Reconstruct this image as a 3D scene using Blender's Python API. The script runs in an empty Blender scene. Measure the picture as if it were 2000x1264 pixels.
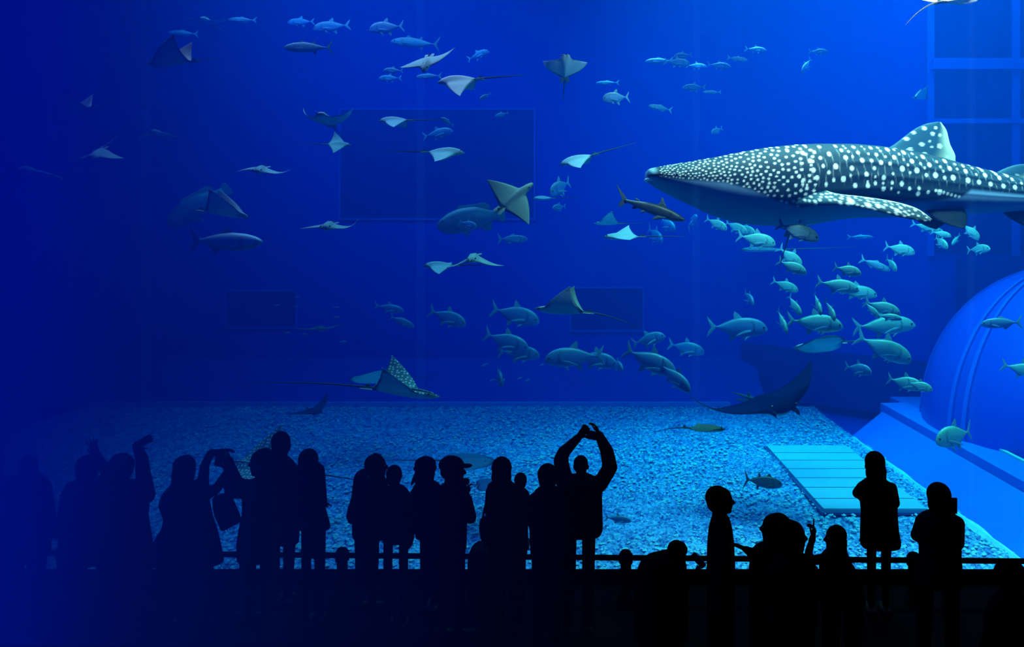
import bpy, bmesh, math, random
import numpy as np
from mathutils import Vector, Matrix, Euler, noise

# ------------------------------------------------------------------ camera, world, light, exposure
SC = bpy.context.scene
COL = SC.collection
F, CX, CY, CAMH = 1555.0, 1132.0, 464.0, 3.7      # focal length and horizon point for a 2000 px wide frame

def at(px, py, d):
    """point at distance d (metres along +Y) seen at photo position px, py"""
    return Vector(((px - CX) * d / F, d, CAMH - (py - CY) * d / F))

cam = bpy.data.cameras.new('camera')
cam.sensor_width = 36.0
cam.lens = 36.0 * F / 2000.0
cam.shift_x = (1000 - CX) / 2000.0
cam.shift_y = -(632 - CY) / 2000.0
cam.clip_end = 200
cam_o = bpy.data.objects.new('camera', cam)
cam_o.location = (0, 0, CAMH)
cam_o.rotation_euler = (math.pi / 2, 0, 0)
COL.objects.link(cam_o)
SC.camera = cam_o

W = bpy.data.worlds.new('world'); SC.world = W
W.use_nodes = True
W.node_tree.nodes['Background'].inputs[0].default_value = (0.0, 0.02, 0.12, 1)
W.node_tree.nodes['Background'].inputs[1].default_value = 0.02

SC.view_settings.view_transform = 'Standard'
SC.view_settings.look = 'None'
SC.view_settings.exposure = 0.0
SC.view_settings.gamma = 1.0
SC.view_settings.use_curve_mapping = False
SC.cycles.use_denoising = True
SC.cycles.volume_bounces = 0
SC.cycles.max_bounces = 3
SC.cycles.diffuse_bounces = 1
SC.cycles.use_adaptive_sampling = True
SC.cycles.adaptive_threshold = 0.08
SC.cycles.use_light_tree = False
SC.cycles.transparent_max_bounces = 16
SC.cycles.caustics_reflective = False
SC.cycles.caustics_refractive = False

def area(name, loc, size, col, power, target=None, spread=180):
    l = bpy.data.lights.new(name, 'AREA')
    l.shape = 'RECTANGLE'; l.size, l.size_y = size
    l.color = col; l.energy = power; l.spread = math.radians(spread)
    o = bpy.data.objects.new(name, l); COL.objects.link(o)
    o.location = loc
    d = (Vector(target) - Vector(loc)) if target else Vector((0, 0, -1))
    o.rotation_euler = d.to_track_quat('-Z', 'Y').to_euler()
    return o

WARM = (1.0, 0.22, 0.145)
area('skylight_front', (6.0, 13.0, 12.6), (9, 2.5), WARM, 7800, spread=75)
area('skylight_rear', (5.5, 20.4, 12.6), (10, 1.5), WARM, 4200, spread=45)
area('skylight_wall', (7.0, 20.0, 12.6), (12, 6), WARM, 8600)
area('skylight_side', (-6.0, 18.0, 12.6), (10, 10), (1.0, 0.15, 0.18), 15000)
area('added_flank_light', (5.5, 9.35, 7.5), (9.0, 0.5), (0.8, 0.40, 0.32), 1300, target=(6.0, 14.0, 3.6), spread=120)  # added unseen lamp, brightens shark and fish flanks from the front
area('added_fade_lamp', (-6.0, 1.0, 8.6), (3.0, 1.5), (0.0, 0.09, 1.0), 300, target=(-4.0, 5.5, 1.5), spread=120)  # added unseen blue lamp that lights the fade volume

# ------------------------------------------------------------------ helpers
def nodes_of(m):
    m.use_nodes = True
    return m.node_tree.nodes, m.node_tree.links

def mat(name, col, rough=0.7, spec=0.2, var=0.0, scale=8.0, bump=0.0, bscale=40.0, attr=None, metal=0.0):
    m = bpy.data.materials.new(name)
    N, L = nodes_of(m)
    b = N['Principled BSDF']
    b.inputs['Base Color'].default_value = (*col, 1)
    b.inputs['Roughness'].default_value = rough
    b.inputs['Specular IOR Level'].default_value = spec
    b.inputs['Metallic'].default_value = metal
    if attr:
        a = N.new('ShaderNodeAttribute'); a.attribute_name = attr
        L.new(a.outputs['Color'], b.inputs['Base Color'])
    elif var:
        t = N.new('ShaderNodeTexCoord'); n = N.new('ShaderNodeTexNoise')
        n.inputs['Scale'].default_value = scale; n.inputs['Detail'].default_value = 4
        L.new(t.outputs['Object'], n.inputs['Vector'])
        r = N.new('ShaderNodeMixRGB'); r.blend_type = 'MIX'
        r.inputs[1].default_value = (*[c * (1 - var) for c in col], 1)
        r.inputs[2].default_value = (*[min(1, c * (1 + var)) for c in col], 1)
        L.new(n.outputs['Fac'], r.inputs[0]); L.new(r.outputs[0], b.inputs['Base Color'])
    if bump:
        t = N.new('ShaderNodeTexCoord'); n = N.new('ShaderNodeTexNoise')
        n.inputs['Scale'].default_value = bscale
        L.new(t.outputs['Object'], n.inputs['Vector'])
        bp = N.new('ShaderNodeBump'); bp.inputs['Strength'].default_value = bump
        L.new(n.outputs['Fac'], bp.inputs['Height']); L.new(bp.outputs[0], b.inputs['Normal'])
    return m

def mesh(name, v, f, smooth=False):
    me = bpy.data.meshes.new(name)
    me.from_pydata([tuple(p) for p in v], [], [tuple(q) for q in f])
    if smooth:
        me.polygons.foreach_set('use_smooth', [True] * len(me.polygons))
    me.update()
    return me

def obj(name, me, material=None, parent=None, loc=None):
    if isinstance(me, tuple):
        me = mesh(name, *me)
    o = bpy.data.objects.new(name, me); COL.objects.link(o)
    if material and not me.materials:
        me.materials.append(material)
    if parent: o.parent = parent
    if loc is not None: o.location = loc
    return o

def tag(o, label=None, cat=None, group=None, kind=None):
    if label: o['label'] = label
    if cat: o['category'] = cat
    if group: o['group'] = group
    if kind: o['kind'] = kind
    return o

def empty(name, loc=(0, 0, 0), rot=None, scale=None):
    o = bpy.data.objects.new(name, None); COL.objects.link(o)
    o.empty_display_size = 0.2; o.location = loc
    if rot is not None: o.rotation_euler = rot
    if scale is not None: o.scale = (scale,) * 3
    return o

BOXF = [(0, 3, 2, 1), (4, 5, 6, 7), (0, 1, 5, 4), (1, 2, 6, 5), (2, 3, 7, 6), (3, 0, 4, 7)]
def box(x0, x1, y0, y1, z0, z1):
    return ([(x0, y0, z0), (x1, y0, z0), (x1, y1, z0), (x0, y1, z0),
             (x0, y0, z1), (x1, y0, z1), (x1, y1, z1), (x0, y1, z1)], BOXF)

def prism(poly, vec):
    """closed solid: 3-D polygon swept along vec"""
    n = len(poly); v = [Vector(p) for p in poly]; w = Vector(vec)
    nrm = sum((v[i].cross(v[(i + 1) % n]) for i in range(n)), Vector())
    if nrm.dot(w) > 0: v = v[::-1]
    V = v + [p + w for p in v]
    return (V, [tuple(range(n)), tuple(range(2 * n - 1, n - 1, -1))] + [(i, i + n, (i + 1) % n + n, (i + 1) % n) for i in range(n)])

# ------------------------------------------------------------------ setting: hall and tank shell
ZF, ZT = -1.8, 13.0                    # tank floor level, top of tank walls
YW = 8.57                              # window plane
tank_blue = mat('tank_wall_paint', (0.01, 0.030, 0.52), 0.8, 0.1, var=0.12, scale=0.35)
apron_blue = mat('tank_apron_paint', (0.01, 0.045, 0.46), 0.8, 0.1, var=0.15, scale=0.6)
pale_blue = mat('tank_pale_concrete', (0.10, 0.30, 0.75), 0.8, 0.1, var=0.1, scale=1.5)
dark_panel = mat('dark_glass_panel', (0.003, 0.012, 0.22), 0.6, 0.1)
black_paint = mat('black_painted_steel', (0.0015, 0.0015, 0.0025), 0.8, 0.0)
carpet = mat('dark_carpet', (0.0012, 0.0012, 0.003), 0.95, 0.0, var=0.4, scale=60)

# hall
tag(obj('floor', box(-16, 12, -3, 8.5, -0.3, 0.0), carpet), kind='structure')
tag(obj('trim_1', box(-16, 12, 8.50, 8.56, -0.6, 0.135), black_paint), kind='structure')  # low kerb under the window
tag(obj('wall_left', box(-16.3, -16, -3, 8.55, -0.3, 9), black_paint), kind='structure')
tag(obj('wall_right', box(12, 12.3, -3, 8.55, -0.3, 9), black_paint), kind='structure')
tag(obj('wall_rear', box(-16.3, 12.3, -3.3, -3, -0.3, 9), black_paint), kind='structure')
tag(obj('ceiling', box(-16.3, 12.3, -3.3, 8.3, 9, 9.3), black_paint), kind='structure')
tag(obj('wall_front', box(-16.3, 12.3, 8.35, 8.68, 7.9, 13.0), black_paint), kind='structure')  # header above the window

# acrylic window: panes with bonded joints
pane_m = bpy.data.materials.new('clear_acrylic'); N, L = nodes_of(pane_m)
N.remove(N['Principled BSDF'])
tr = N.new('ShaderNodeBsdfTransparent'); tr.inputs[0].default_value = (0.985, 0.99, 0.995, 1)
L.new(tr.outputs[0], N['Material Output'].inputs[0])
joint_m = bpy.data.materials.new('bonded_joint'); N, L = nodes_of(joint_m)
N.remove(N['Principled BSDF'])
tr = N.new('ShaderNodeBsdfTransparent'); df = N.new('ShaderNodeBsdfTranslucent'); df.inputs[0].default_value = (0.3, 0.6, 1, 1)
mx = N.new('ShaderNodeMixShader'); mx.inputs[0].default_value = 0.006
L.new(tr.outputs[0], mx.inputs[1]); L.new(df.outputs[0], mx.inputs[2]); L.new(mx.outputs[0], N['Material Output'].inputs[0])
win = tag(empty('window_1', (0, YW, 0.135)), kind='structure')
JX = [-16 + 0.0, -13.64, -10.66, -7.68, -4.70, -1.72, 1.262, 4.24, 7.22, 12.0]
for i in range(len(JX) - 1):
    p = obj('pane', box(JX[i] + 0.045, JX[i + 1] - 0.045, 0.0, 0.10, 0, 7.74), pane_m, win)
    if i: obj('joint', box(JX[i] - 0.04, JX[i] + 0.04, 0.02, 0.08, 0, 7.74), joint_m, win)

# tank floor and walls
def quad_wall(name, pts, thick, m, kind='structure'):
    return tag(obj(name, prism(pts, thick), m), kind=kind)

YB = 28.0
XB = (1450 - CX) * YB / F                      # corner where the rear wall bends
XR, YR = (1815 - CX) * 24.0 / F, 24.0
quad_wall('wall_back', [(-26, YB, -1), (XB, YB, -1), (XB, YB, ZT), (-26, YB, ZT)], (0, 0.4, 0), tank_blue)
quad_wall('wall_back_right', [(XB, YB, ZF), (XR, YR, ZF), (XR, YR, ZT), (XB, YB, ZT)], (0.3, 0.36, 0), tank_blue)
# shade along the foot of the bent wall, put into a dark strip
shade_housing_m = mat('wall_shade_and_housing', (0.004, 0.016, 0.20), 0.8, 0.1, var=0.1, scale=0.6)
quad_wall('wall_foot_shade', [(XB, YB, ZF), (XR, YR, ZF), (XR, YR, -0.05), (XB, YB, 0.0)], (-0.05, -0.06, 0), shade_housing_m)
quad_wall('wall_far_right', [(XR, YR, ZF), (19, YR, ZF), (19, YR, ZT), (XR, YR, ZT)], (0, 0.4, 0), tank_blue)
quad_wall('wall_tank_right', [(19, 8, ZF), (19, YR, ZF), (19, YR, ZT), (19, 8, ZT)], (0.4, 0, 0), tank_blue)
quad_wall('wall_tank_left', [(-26, 8, ZF), (-26, YB, ZF), (-26, YB, ZT), (-26, 8, ZT)], (-0.4, 0, 0), tank_blue)
# pale sloping apron at the foot of the rear wall
quad_wall('trim_2', [(-26, 26, ZF), (XB + 0.4, 26, ZF), (XB + 0.4, YB, -0.55), (-26, YB, -0.55)], (0, 0.0, -0.3), apron_blue)

tag(obj('trim_3', box(-26, 4.9, 25.88, 26.05, ZF, ZF + 0.13), pale_blue), kind='structure')
tag(obj('floor_tank', box(-26, 19, 8.9, 30, ZF - 0.6, ZF - 0.27), apron_blue), kind='structure')

# ------------------------------------------------------------------ water and haze
water_m = bpy.data.materials.new('sea_water'); N, L = nodes_of(water_m)
N.remove(N['Principled BSDF'])
def absorb_scatter(N, L, ab, sc, g):
    """homogeneous medium: absorption ab and scattering sc per metre and channel"""
    out = N['Material Output']
    ka = max(ab); a = N.new('ShaderNodeVolumeAbsorption')
    a.inputs['Color'].default_value = (*[1 - x / ka for x in ab], 1); a.inputs['Density'].default_value = ka
    if sc:
        ks = max(sc); s = N.new('ShaderNodeVolumeScatter')
        s.inputs['Color'].default_value = (*[x / ks for x in sc], 1); s.inputs['Density'].default_value = ks
        s.inputs['Anisotropy'].default_value = g
        ad = N.new('ShaderNodeAddShader')
        L.new(a.outputs[0], ad.inputs[0]); L.new(s.outputs[0], ad.inputs[1]); L.new(ad.outputs[0], out.inputs['Volume'])
    else:
        L.new(a.outputs[0], out.inputs['Volume'])
absorb_scatter(N, L, (0.30, 0.062, 0.010), (0.0, 0.0038, 0.032), 0.2)
wp = [(-25.95, 8.70), (18.95, 8.70), (18.95, 23.95), (XR, 23.95), (XB, 27.95), (-25.95, 27.95)]
tag(obj('water', prism([(x, y, ZF - 0.25) for x, y in wp], (0, 0, 12.6 - ZF)), water_m), 'clear deep blue sea water filling the whole tank', 'water', kind='stuff')

fade_m = bpy.data.materials.new('added_fade_volume'); N, L = nodes_of(fade_m)
N.remove(N['Principled BSDF'])
HS = 0.5
absorb_scatter(N, L, (HS, HS * .9, HS * .02), (0.0, HS * .10, HS), 0.0)
HB = 6.4                                                   # far face of the added blue fade volume, just short of the crowd
pts = []
for px in range(-320, 1281, 80):
    t = max(0.004, 5.0 * (math.exp(-max(px, 0) / 270.0) - math.exp(-1280 / 270.0) * max(px, 0) / 1280))
    pts.append(((px - CX) * (HB - t) / F, HB - t))
back = [((px - CX) * HB / F, HB) for px in range(-320, 1281, 80)]
v = []; f = []
n = len(pts)
for z in (0.02, 6.6):
    v += [(x, y, z) for x, y in pts] + [(x, y, z) for x, y in back]
for i in range(n - 1):
    f += [(i, i + 1, i + 1 + 2 * n, i + 2 * n), (n + i + 1, n + i, n + i + 2 * n, n + i + 1 + 2 * n),
          (i + 1, i, n + i, n + i + 1), (2 * n + i, 2 * n + i + 1, 3 * n + i + 1, 3 * n + i)]
f += [(0, 2 * n, 3 * n, n), (n - 1, 2 * n - 1, 4 * n - 1, 3 * n - 1)]
tag(obj('added_fade', (v, f), fade_m), 'added blue fade volume over the left end of the dark hall', 'added_fade', kind='stuff')

# ------------------------------------------------------------------ gravel bed
rng = np.random.default_rng(7)
def gravel_material():
    m = bpy.data.materials.new('coral_gravel'); N, L = nodes_of(m)
    b = N['Principled BSDF']; b.inputs['Roughness'].default_value = 0.9; b.inputs['Specular IOR Level'].default_value = 0.1
    t = N.new('ShaderNodeTexCoord')
    v = N.new('ShaderNodeTexVoronoi'); v.inputs['Scale'].default_value = 22.0
    n = N.new('ShaderNodeTexNoise'); n.inputs['Scale'].default_value = 6.0; n.inputs['Detail'].default_value = 6
    L.new(t.outputs['Object'], v.inputs['Vector']); L.new(t.outputs['Object'], n.inputs['Vector'])
    r = N.new('ShaderNodeValToRGB')
    r.color_ramp.elements[0].position = 0.25; r.color_ramp.elements[0].color = (0.02, 0.03, 0.22, 1)
    r.color_ramp.elements[1].position = 0.75; r.color_ramp.elements[1].color = (0.50, 0.56, 0.86, 1)
    mx = N.new('ShaderNodeMixRGB'); mx.inputs[0].default_value = 0.5
    L.new(v.outputs['Color'], mx.inputs[1]); L.new(n.outputs['Fac'], mx.inputs[2])
    L.new(mx.outputs[0], r.inputs[0]); L.new(r.outputs[0], b.inputs['Base Color'])
    return m
gravel_m = gravel_material()
gx0, gx1, gy0, gy1 = -16.0, 7.6, 9.0, 25.9
nx, ny = 300, 260
X, Y = np.meshgrid(np.linspace(gx0, gx1, nx), np.linspace(gy0, gy1, ny))
Z = ZF + 0.05 * np.sin(X * 0.7 + 1.3 * np.sin(Y * 0.45)) * np.cos(Y * 0.8) + rng.normal(0, 0.022, X.shape)
idx = np.arange(nx * ny).reshape(ny, nx)
fq = np.stack([idx[:-1, :-1], idx[:-1, 1:], idx[1:, 1:], idx[1:, :-1]], -1).reshape(-1, 4)
bed = obj('gravel_bed', (np.stack([X, Y, Z], -1).reshape(-1, 3).tolist(), fq.tolist()), gravel_m)
tag(bed, 'bed of pale coral gravel covering the tank floor', 'gravel', kind='stuff')
# loose pebbles lying on the bed
npb = 14000
ang = rng.uniform(0, 2 * math.pi, npb); rr = rng.uniform(0.018, 0.05, npb)
u = rng.uniform(0, 1, npb); py_ = 12.5 + 13.2 * u ** 1.4; px_ = rng.uniform(-11, 7.4, npb)
base = np.array([(1, 0, 0), (0, 1, 0), (-1, 0, 0), (0, -1, 0), (0, 0, .7), (0, 0, -.7)])
ca, sa = np.cos(ang), np.sin(ang)
pv = np.zeros((npb, 6, 3))
for k in range(6):
    bx, by, bz = base[k]; st = rng.uniform(.7, 1.4, npb)
    pv[:, k, 0] = px_ + rr * st * (bx * ca - by * sa); pv[:, k, 1] = py_ + rr * st * (bx * sa + by * ca)
    pv[:, k, 2] = ZF + 0.03 + rr * bz
of = np.array([(0, 1, 4), (1, 2, 4), (2, 3, 4), (3, 0, 4), (1, 0, 5), (2, 1, 5), (3, 2, 5), (0, 3, 5)])
pf = (of[None] + 6 * np.arange(npb)[:, None, None]).reshape(-1, 3)
pebble_m = mat('pale_pebble', (0.60, 0.66, 0.80), 0.9, 0.1, var=0.35, scale=9)
tag(obj('pebbles', (pv.reshape(-1, 3).tolist(), pf.tolist()), pebble_m), 'loose pale pebbles scattered over the gravel bed', 'pebbles', kind='stuff')

# ------------------------------------------------------------------ fixed structures in the tank
plank_m = mat('pale_decking', (0.40, 0.50, 0.62), 0.7, 0.2, var=0.08, scale=3)
frame_m = mat('dark_frame', (0.03, 0.08, 0.22), 0.7, 0.2)
X0, X1 = 4.86, 6.92
rows = [F * 5.5 / (y - CY) for y in (1004, 983, 961, 942, 924, 907, 892, 877)]
plat = tag(empty('slatted_platform', (X0, rows[0], ZF)), 'pale slatted platform of wide boards lying on the gravel', 'platform')
obj('frame', box(-0.06, X1 - X0 + 0.06, -0.06, rows[-1] - rows[0] + 0.06, 0.0, 0.05), frame_m, plat)
for a, b in zip(rows[:-1], rows[1:]):
    obj('plank', box(0, X1 - X0, a - rows[0] + 0.022, b - rows[0] - 0.022, 0.055, 0.10), plank_m, plat)

slab_m = mat('smooth_blue_slab', (0.02, 0.16, 0.75), 0.6, 0.2, var=0.12, scale=0.8)
ledge_m = mat('ledge_concrete', (0.02, 0.17, 0.75), 0.7, 0.15, var=0.08, scale=1.0)
sand_m = mat('pale_sand', (0.55, 0.72, 0.72), 0.9, 0.1, var=0.2, scale=6)
tag(obj('trim_5', prism([(7.45, 9.2, ZF - .05), (7.45, 22, ZF - .05), (8.6, 22.6, -1.24), (8.6, 9.2, -1.24)], (0, 0, -0.2)), slab_m), kind='structure')
tag(obj('trim_6', prism([(8.6, 9.2, -1.5), (9.35, 9.2, -1.5), (9.35, 9.2, -1.02), (8.62, 9.2, -1.04)], (0, 13.6, 0)), ledge_m), kind='structure')
tag(obj('trim_7', box(9.28, 9.36, 9.2, 20.6, -1.02, -0.97), sand_m), kind='structure')
tag(obj('trim_8', box(9.35, 19, 9.2, 24, -1.6, -1.1), slab_m), kind='structure')
# drift of pale sand along the foot of the slab
v = []; f = []
for i in range(60):
    y = 9.4 + i * (21.8 - 9.4) / 59
    w = 0.04 + 0.10 * abs(noise.noise(Vector((0, y * 0.9, 3)))) + 0.14 * max(0, noise.noise(Vector((5, y * 0.5, 1))))
    v += [(7.44 - w * 0.5, y, ZF - .02), (7.47, y, ZF + 0.05), (7.48 + w * 0.7, y, ZF + 0.03 + w * 0.32)]
    if i:
        a = 3 * i
        f += [(a - 3, a - 2, a + 1, a), (a - 2, a - 1, a + 2, a + 1)]
tag(obj('sand_drift', (v, f), sand_m), 'thin drift of pale sand along the foot of the blue slab', 'sand', kind='stuff')

# dome of the viewing room on the right, with its ribs
dome_m = mat('pale_blue_dome', (0.01, 0.075, 0.62), 0.35, 0.4, var=0.06, scale=0.5)
rib_m = mat('dome_rib', (0.02, 0.13, 0.74), 0.5, 0.3)
dc, dr = Vector((12.1, 19.6, -1.1)), (3.3, 3.9, 4.1)
v = []; f = []
nu, nv = 40, 20
for j in range(nv + 1):
    e = math.pi / 2 * j / nv
    for i in range(nu):
        a = 2 * math.pi * i / nu
        v.append((dr[0] * math.cos(e) * math.cos(a), dr[1] * math.cos(e) * math.sin(a), dr[2] * math.sin(e)))
for j in range(nv):
    for i in range(nu):
        f.append((j * nu + i, j * nu + (i + 1) % nu, (j + 1) * nu + (i + 1) % nu, (j + 1) * nu + i))
dome = tag(empty('viewing_dome', dc), 'pale blue viewing dome bulging up from the ledge on the right', 'dome')
obj('shell', mesh('shell', v, f, True), dome_m, dome)
def arc_band(a0, width, thick, e0=0.0, e1=math.pi / 2):
    V = []; Fc = []
    for j in range(25):
        e = e0 + (e1 - e0) * j / 24
        for s, k in ((-1, 0), (1, 0), (1, 1), (-1, 1)):
            a = a0 + s * width / 2
            m = 1 + thick * k
            V.append((dr[0] * m * math.cos(e) * math.cos(a), dr[1] * m * math.cos(e) * math.sin(a), dr[2] * m * math.sin(e)))
        if j:
            b = 4 * j
            Fc += [(b - 4 + q, b - 4 + (q + 1) % 4, b + (q + 1) % 4, b + q) for q in range(4)]
    return (V, Fc)
for a0 in (-2.99, -2.86, -1.9, -0.9, 2.6):
    obj('rib', arc_band(a0, 0.035, 0.012), rib_m, dome)
tag(obj('trim_9', box(11.3, 15.5, 22.4, 23.9, -1.1, 3.1), shade_housing_m), kind='structure')       # dark housing behind the dome

# far windows: dark viewing panels with pale frames in the tank walls
winframe_m = mat('pale_window_frame', (0.02, 0.09, 0.66), 0.7, 0.2)
barframe_m = mat('pale_bar', (0.02, 0.10, 0.75), 0.7, 0.2)
def wall_window(n, x0, y0, x1, y1, d, th=0.06):
    a, b = at(x0, y1, d), at(x1, y0, d)
    e = tag(empty('window_%d' % n, (a.x, d, a.z)), kind='structure')
    w, h = b.x - a.x, b.z - a.z
    obj('pane', box(th, w - th, -0.04, -0.01, th, h - th), dark_panel, e)
    for q in (box(0, w, -0.09, 0, 0, th), box(0, w, -0.09, 0, h - th, h), box(0, th, -0.09, 0, th, h - th), box(w - th, w, -0.09, 0, th, h - th)):
        obj('frame_bar', q, winframe_m, e)
wall_window(2, 663, 212, 1046, 430, YB)
wall_window(3, 1112, 560, 1258, 648, YB)
wall_window(4, 440, 566, 582, 642, YB)
a = at(1815, 500, YR)
e = tag(empty('window_5', (a.x, YR, a.z)), kind='structure')
ppm = F / YR
xs = [0, 0.12, 2.62, 5.2]; zs = [0, (500 - 238) / ppm, (500 - 128) / ppm, 9.0]
for i in range(2):
    for k in range(3):
        obj('pane', box((0.12, 2.66)[i], (2.46, 5.2)[i], -0.05, -0.01, zs[k] + 0.07, zs[k + 1] - 0.07), dark_panel, e)
obj('frame_bar', box(0, 5.2, -0.22, 0, zs[1] - 0.07, zs[1] + 0.07), barframe_m, e)
obj('frame_bar', box(0, 5.2, -0.3, 0, zs[2] - 0.16, zs[2] + 0.16), barframe_m, e)
obj('frame_bar', box(2.46, 2.66, -0.15, 0, 0, 9), barframe_m, e)
obj('frame_bar', box(-0.1, 0.1, -0.12, 0, 0, 9), barframe_m, e)

# ------------------------------------------------------------------ railing in the hall
rail = tag(empty('railing', (0, 8.15, 0)), 'low black railing with round posts in front of the window', 'railing')
def skew_y(x): return 0.10 - 0.021 * (x + 6.0)         # the rail runs very slightly towards the camera on the right
def lathe(prof, n=14):
    V = []; Fc = []
    for r, z in prof:
        V += [(r * math.cos(2 * math.pi * i / n), r * math.sin(2 * math.pi * i / n), z) for i in range(n)]
    for j in range(len(prof) - 1):
        Fc += [(j * n + i, j * n + (i + 1) % n, (j + 1) * n + (i + 1) % n, (j + 1) * n + i) for i in range(n)]
    Fc += [tuple(range(n - 1, -1, -1)), tuple(range((len(prof) - 1) * n, len(prof) * n))]
    return (V, Fc)
post_me = mesh('post', *lathe([(0.09, 0), (0.09, 0.02), (0.055, 0.03), (0.055, 0.38), (0.07, 0.385), (0.07, 0.475), (0.055, 0.48), (0.055, 0.495), (0.04, 0.51)]), True)
px_posts = [-1000, -443, 112, 667, 1222, 1777, 2332]
for p in px_posts:
    x = (p - CX) * 8.15 / F
    obj('post', post_me, black_paint, rail, (x, skew_y(x), 0))
for p, q in zip(px_posts[:-1], px_posts[1:]):
    xa, xb = (p - CX) * 8.15 / F + 0.05, (q - CX) * 8.15 / F - 0.05
    V, Fc = lathe([(0.028, 0), (0.028, 1)], 10)
    V = [(xa + (xb - xa) * z, skew_y(xa + (xb - xa) * z) + a, 0.435 + b) for a, b, z in V]
    obj('rail', mesh('rail', V, Fc, True), black_paint, rail)

# ------------------------------------------------------------------ creature building blocks
def set_cols(me, cols):
    a = me.color_attributes.new('col', 'FLOAT_COLOR', 'POINT')
    c = np.ones((len(me.vertices), 4), dtype=np.float32); c[:, :3] = cols
    a.data.foreach_set('color', c.ravel())

def interp(st, n, power=1.0):
    """smooth resampling of a station table, first column increasing or decreasing parameter"""
    st = np.array(st, float); k = len(st)
    t = np.concatenate([[0], np.cumsum(np.abs(np.diff(st[:, 0])))]); t /= t[-1]
    q = np.linspace(0, 1, n) ** power
    out = np.zeros((n, st.shape[1]))
    for c in range(st.shape[1]):
        y = st[:, c]; m = np.zeros(k)
        d = np.diff(y) / np.diff(t)
        m[1:-1] = np.where(d[:-1] * d[1:] > 0, 2 * d[:-1] * d[1:] / (d[:-1] + d[1:] + 1e-12), 0); m[0], m[-1] = d[0], d[-1]
        i = np.clip(np.searchsorted(t, q, side='right') - 1, 0, k - 2)
        h = t[i + 1] - t[i]; u = (q - t[i]) / h
        out[:, c] = ((2 * u**3 - 3 * u**2 + 1) * y[i] + (u**3 - 2 * u**2 + u) * h * m[i] + (-2 * u**3 + 3 * u**2) * y[i + 1] + (u**3 - u**2) * h * m[i + 1])
    return out

def loft(st, n, nseg, power=1.0, ex=0.85):
    """closed body along X; stations (x, top, bottom, half width)"""
    S = interp(st, n, power)
    a = np.linspace(0, 2 * math.pi, nseg, endpoint=False)
    ca, sa = np.cos(a), np.sin(a)
    ca = np.sign(ca) * np.abs(ca) ** ex; sa = np.sign(sa) * np.abs(sa) ** ex
    V = np.zeros((n, nseg, 3))
    mid = (S[:, 1] + S[:, 2]) / 2; hh = (S[:, 1] - S[:, 2]) / 2
    V[:, :, 0] = S[:, 0:1]; V[:, :, 1] = S[:, 3:4] * sa; V[:, :, 2] = mid[:, None] + hh[:, None] * ca
    idx = np.arange(n * nseg).reshape(n, nseg); nx_ = np.roll(idx, -1, 1)
    fq = np.stack([idx[:-1], nx_[:-1], nx_[1:], idx[1:]], -1).reshape(-1, 4).tolist()
    fq.append(list(range(nseg))[::-1]); fq.append([(n - 1) * nseg + i for i in range(nseg)])
    return V.reshape(-1, 3), fq

def plate(poly, th, y0=0.0, tilt=None):
    """thin lens shaped fin from an outline in the XZ plane"""
    P = np.array(poly, float); n = len(P); c = P.mean(0)
    V = [(x, y0 - th * .25, z) for x, z in P] + [(x, y0 + th * .25, z) for x, z in P]
    q = [(c[0] + .55 * (x - c[0]), y0 - th, c[1] + .55 * (z - c[1])) for x, z in P] + [(c[0] + .55 * (x - c[0]), y0 + th, c[1] + .55 * (z - c[1])) for x, z in P]
    V += q
    Fc = []
    for i in range(n):
        j = (i + 1) % n
        Fc += [(i, j, n + j, n + i), (j, i, 2 * n + i, 2 * n + j), (n + i, n + j, 3 * n + j, 3 * n + i)]
    Fc += [tuple(range(2 * n, 3 * n))[::-1], tuple(range(3 * n, 4 * n))]
    return np.array(V), Fc

def ball(c, r, nu=10, nv=6):
    V = []; Fc = []
    for j in range(nv + 1):
        e = -math.pi / 2 + math.pi * j / nv
        V += [(c[0] + r * math.cos(e) * math.cos(2 * math.pi * i / nu), c[1] + r * math.cos(e) * math.sin(2 * math.pi * i / nu), c[2] + r * math.sin(e)) for i in range(nu)]
    for j in range(nv):
        Fc += [(j * nu + i, j * nu + (i + 1) % nu, (j + 1) * nu + (i + 1) % nu, (j + 1) * nu + i) for i in range(nu)]
    return np.array(V), Fc

skin_m = mat('fish_skin', (1, 1, 1), 0.42, 0.45, attr='col')
dull_m = mat('ray_skin', (1, 1, 1), 0.6, 0.25, attr='col')
fin_m = mat('fish_fin', (0.15, 0.30, 0.42), 0.55, 0.3, var=0.15, scale=12)
dfin_m = mat('dark_fish_fin', (0.10, 0.15, 0.17), 0.6, 0.2, var=0.15, scale=12)
eye_m = mat('fish_eye', (0.01, 0.012, 0.015), 0.2, 0.6)
mouth_m = mat('fish_mouth', (0.03, 0.04, 0.05), 0.7, 0.1)

def smoothstep(a, b, x):
    t = np.clip((x - a) / (b - a), 0, 1); return t * t * (3 - 2 * t)

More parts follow.
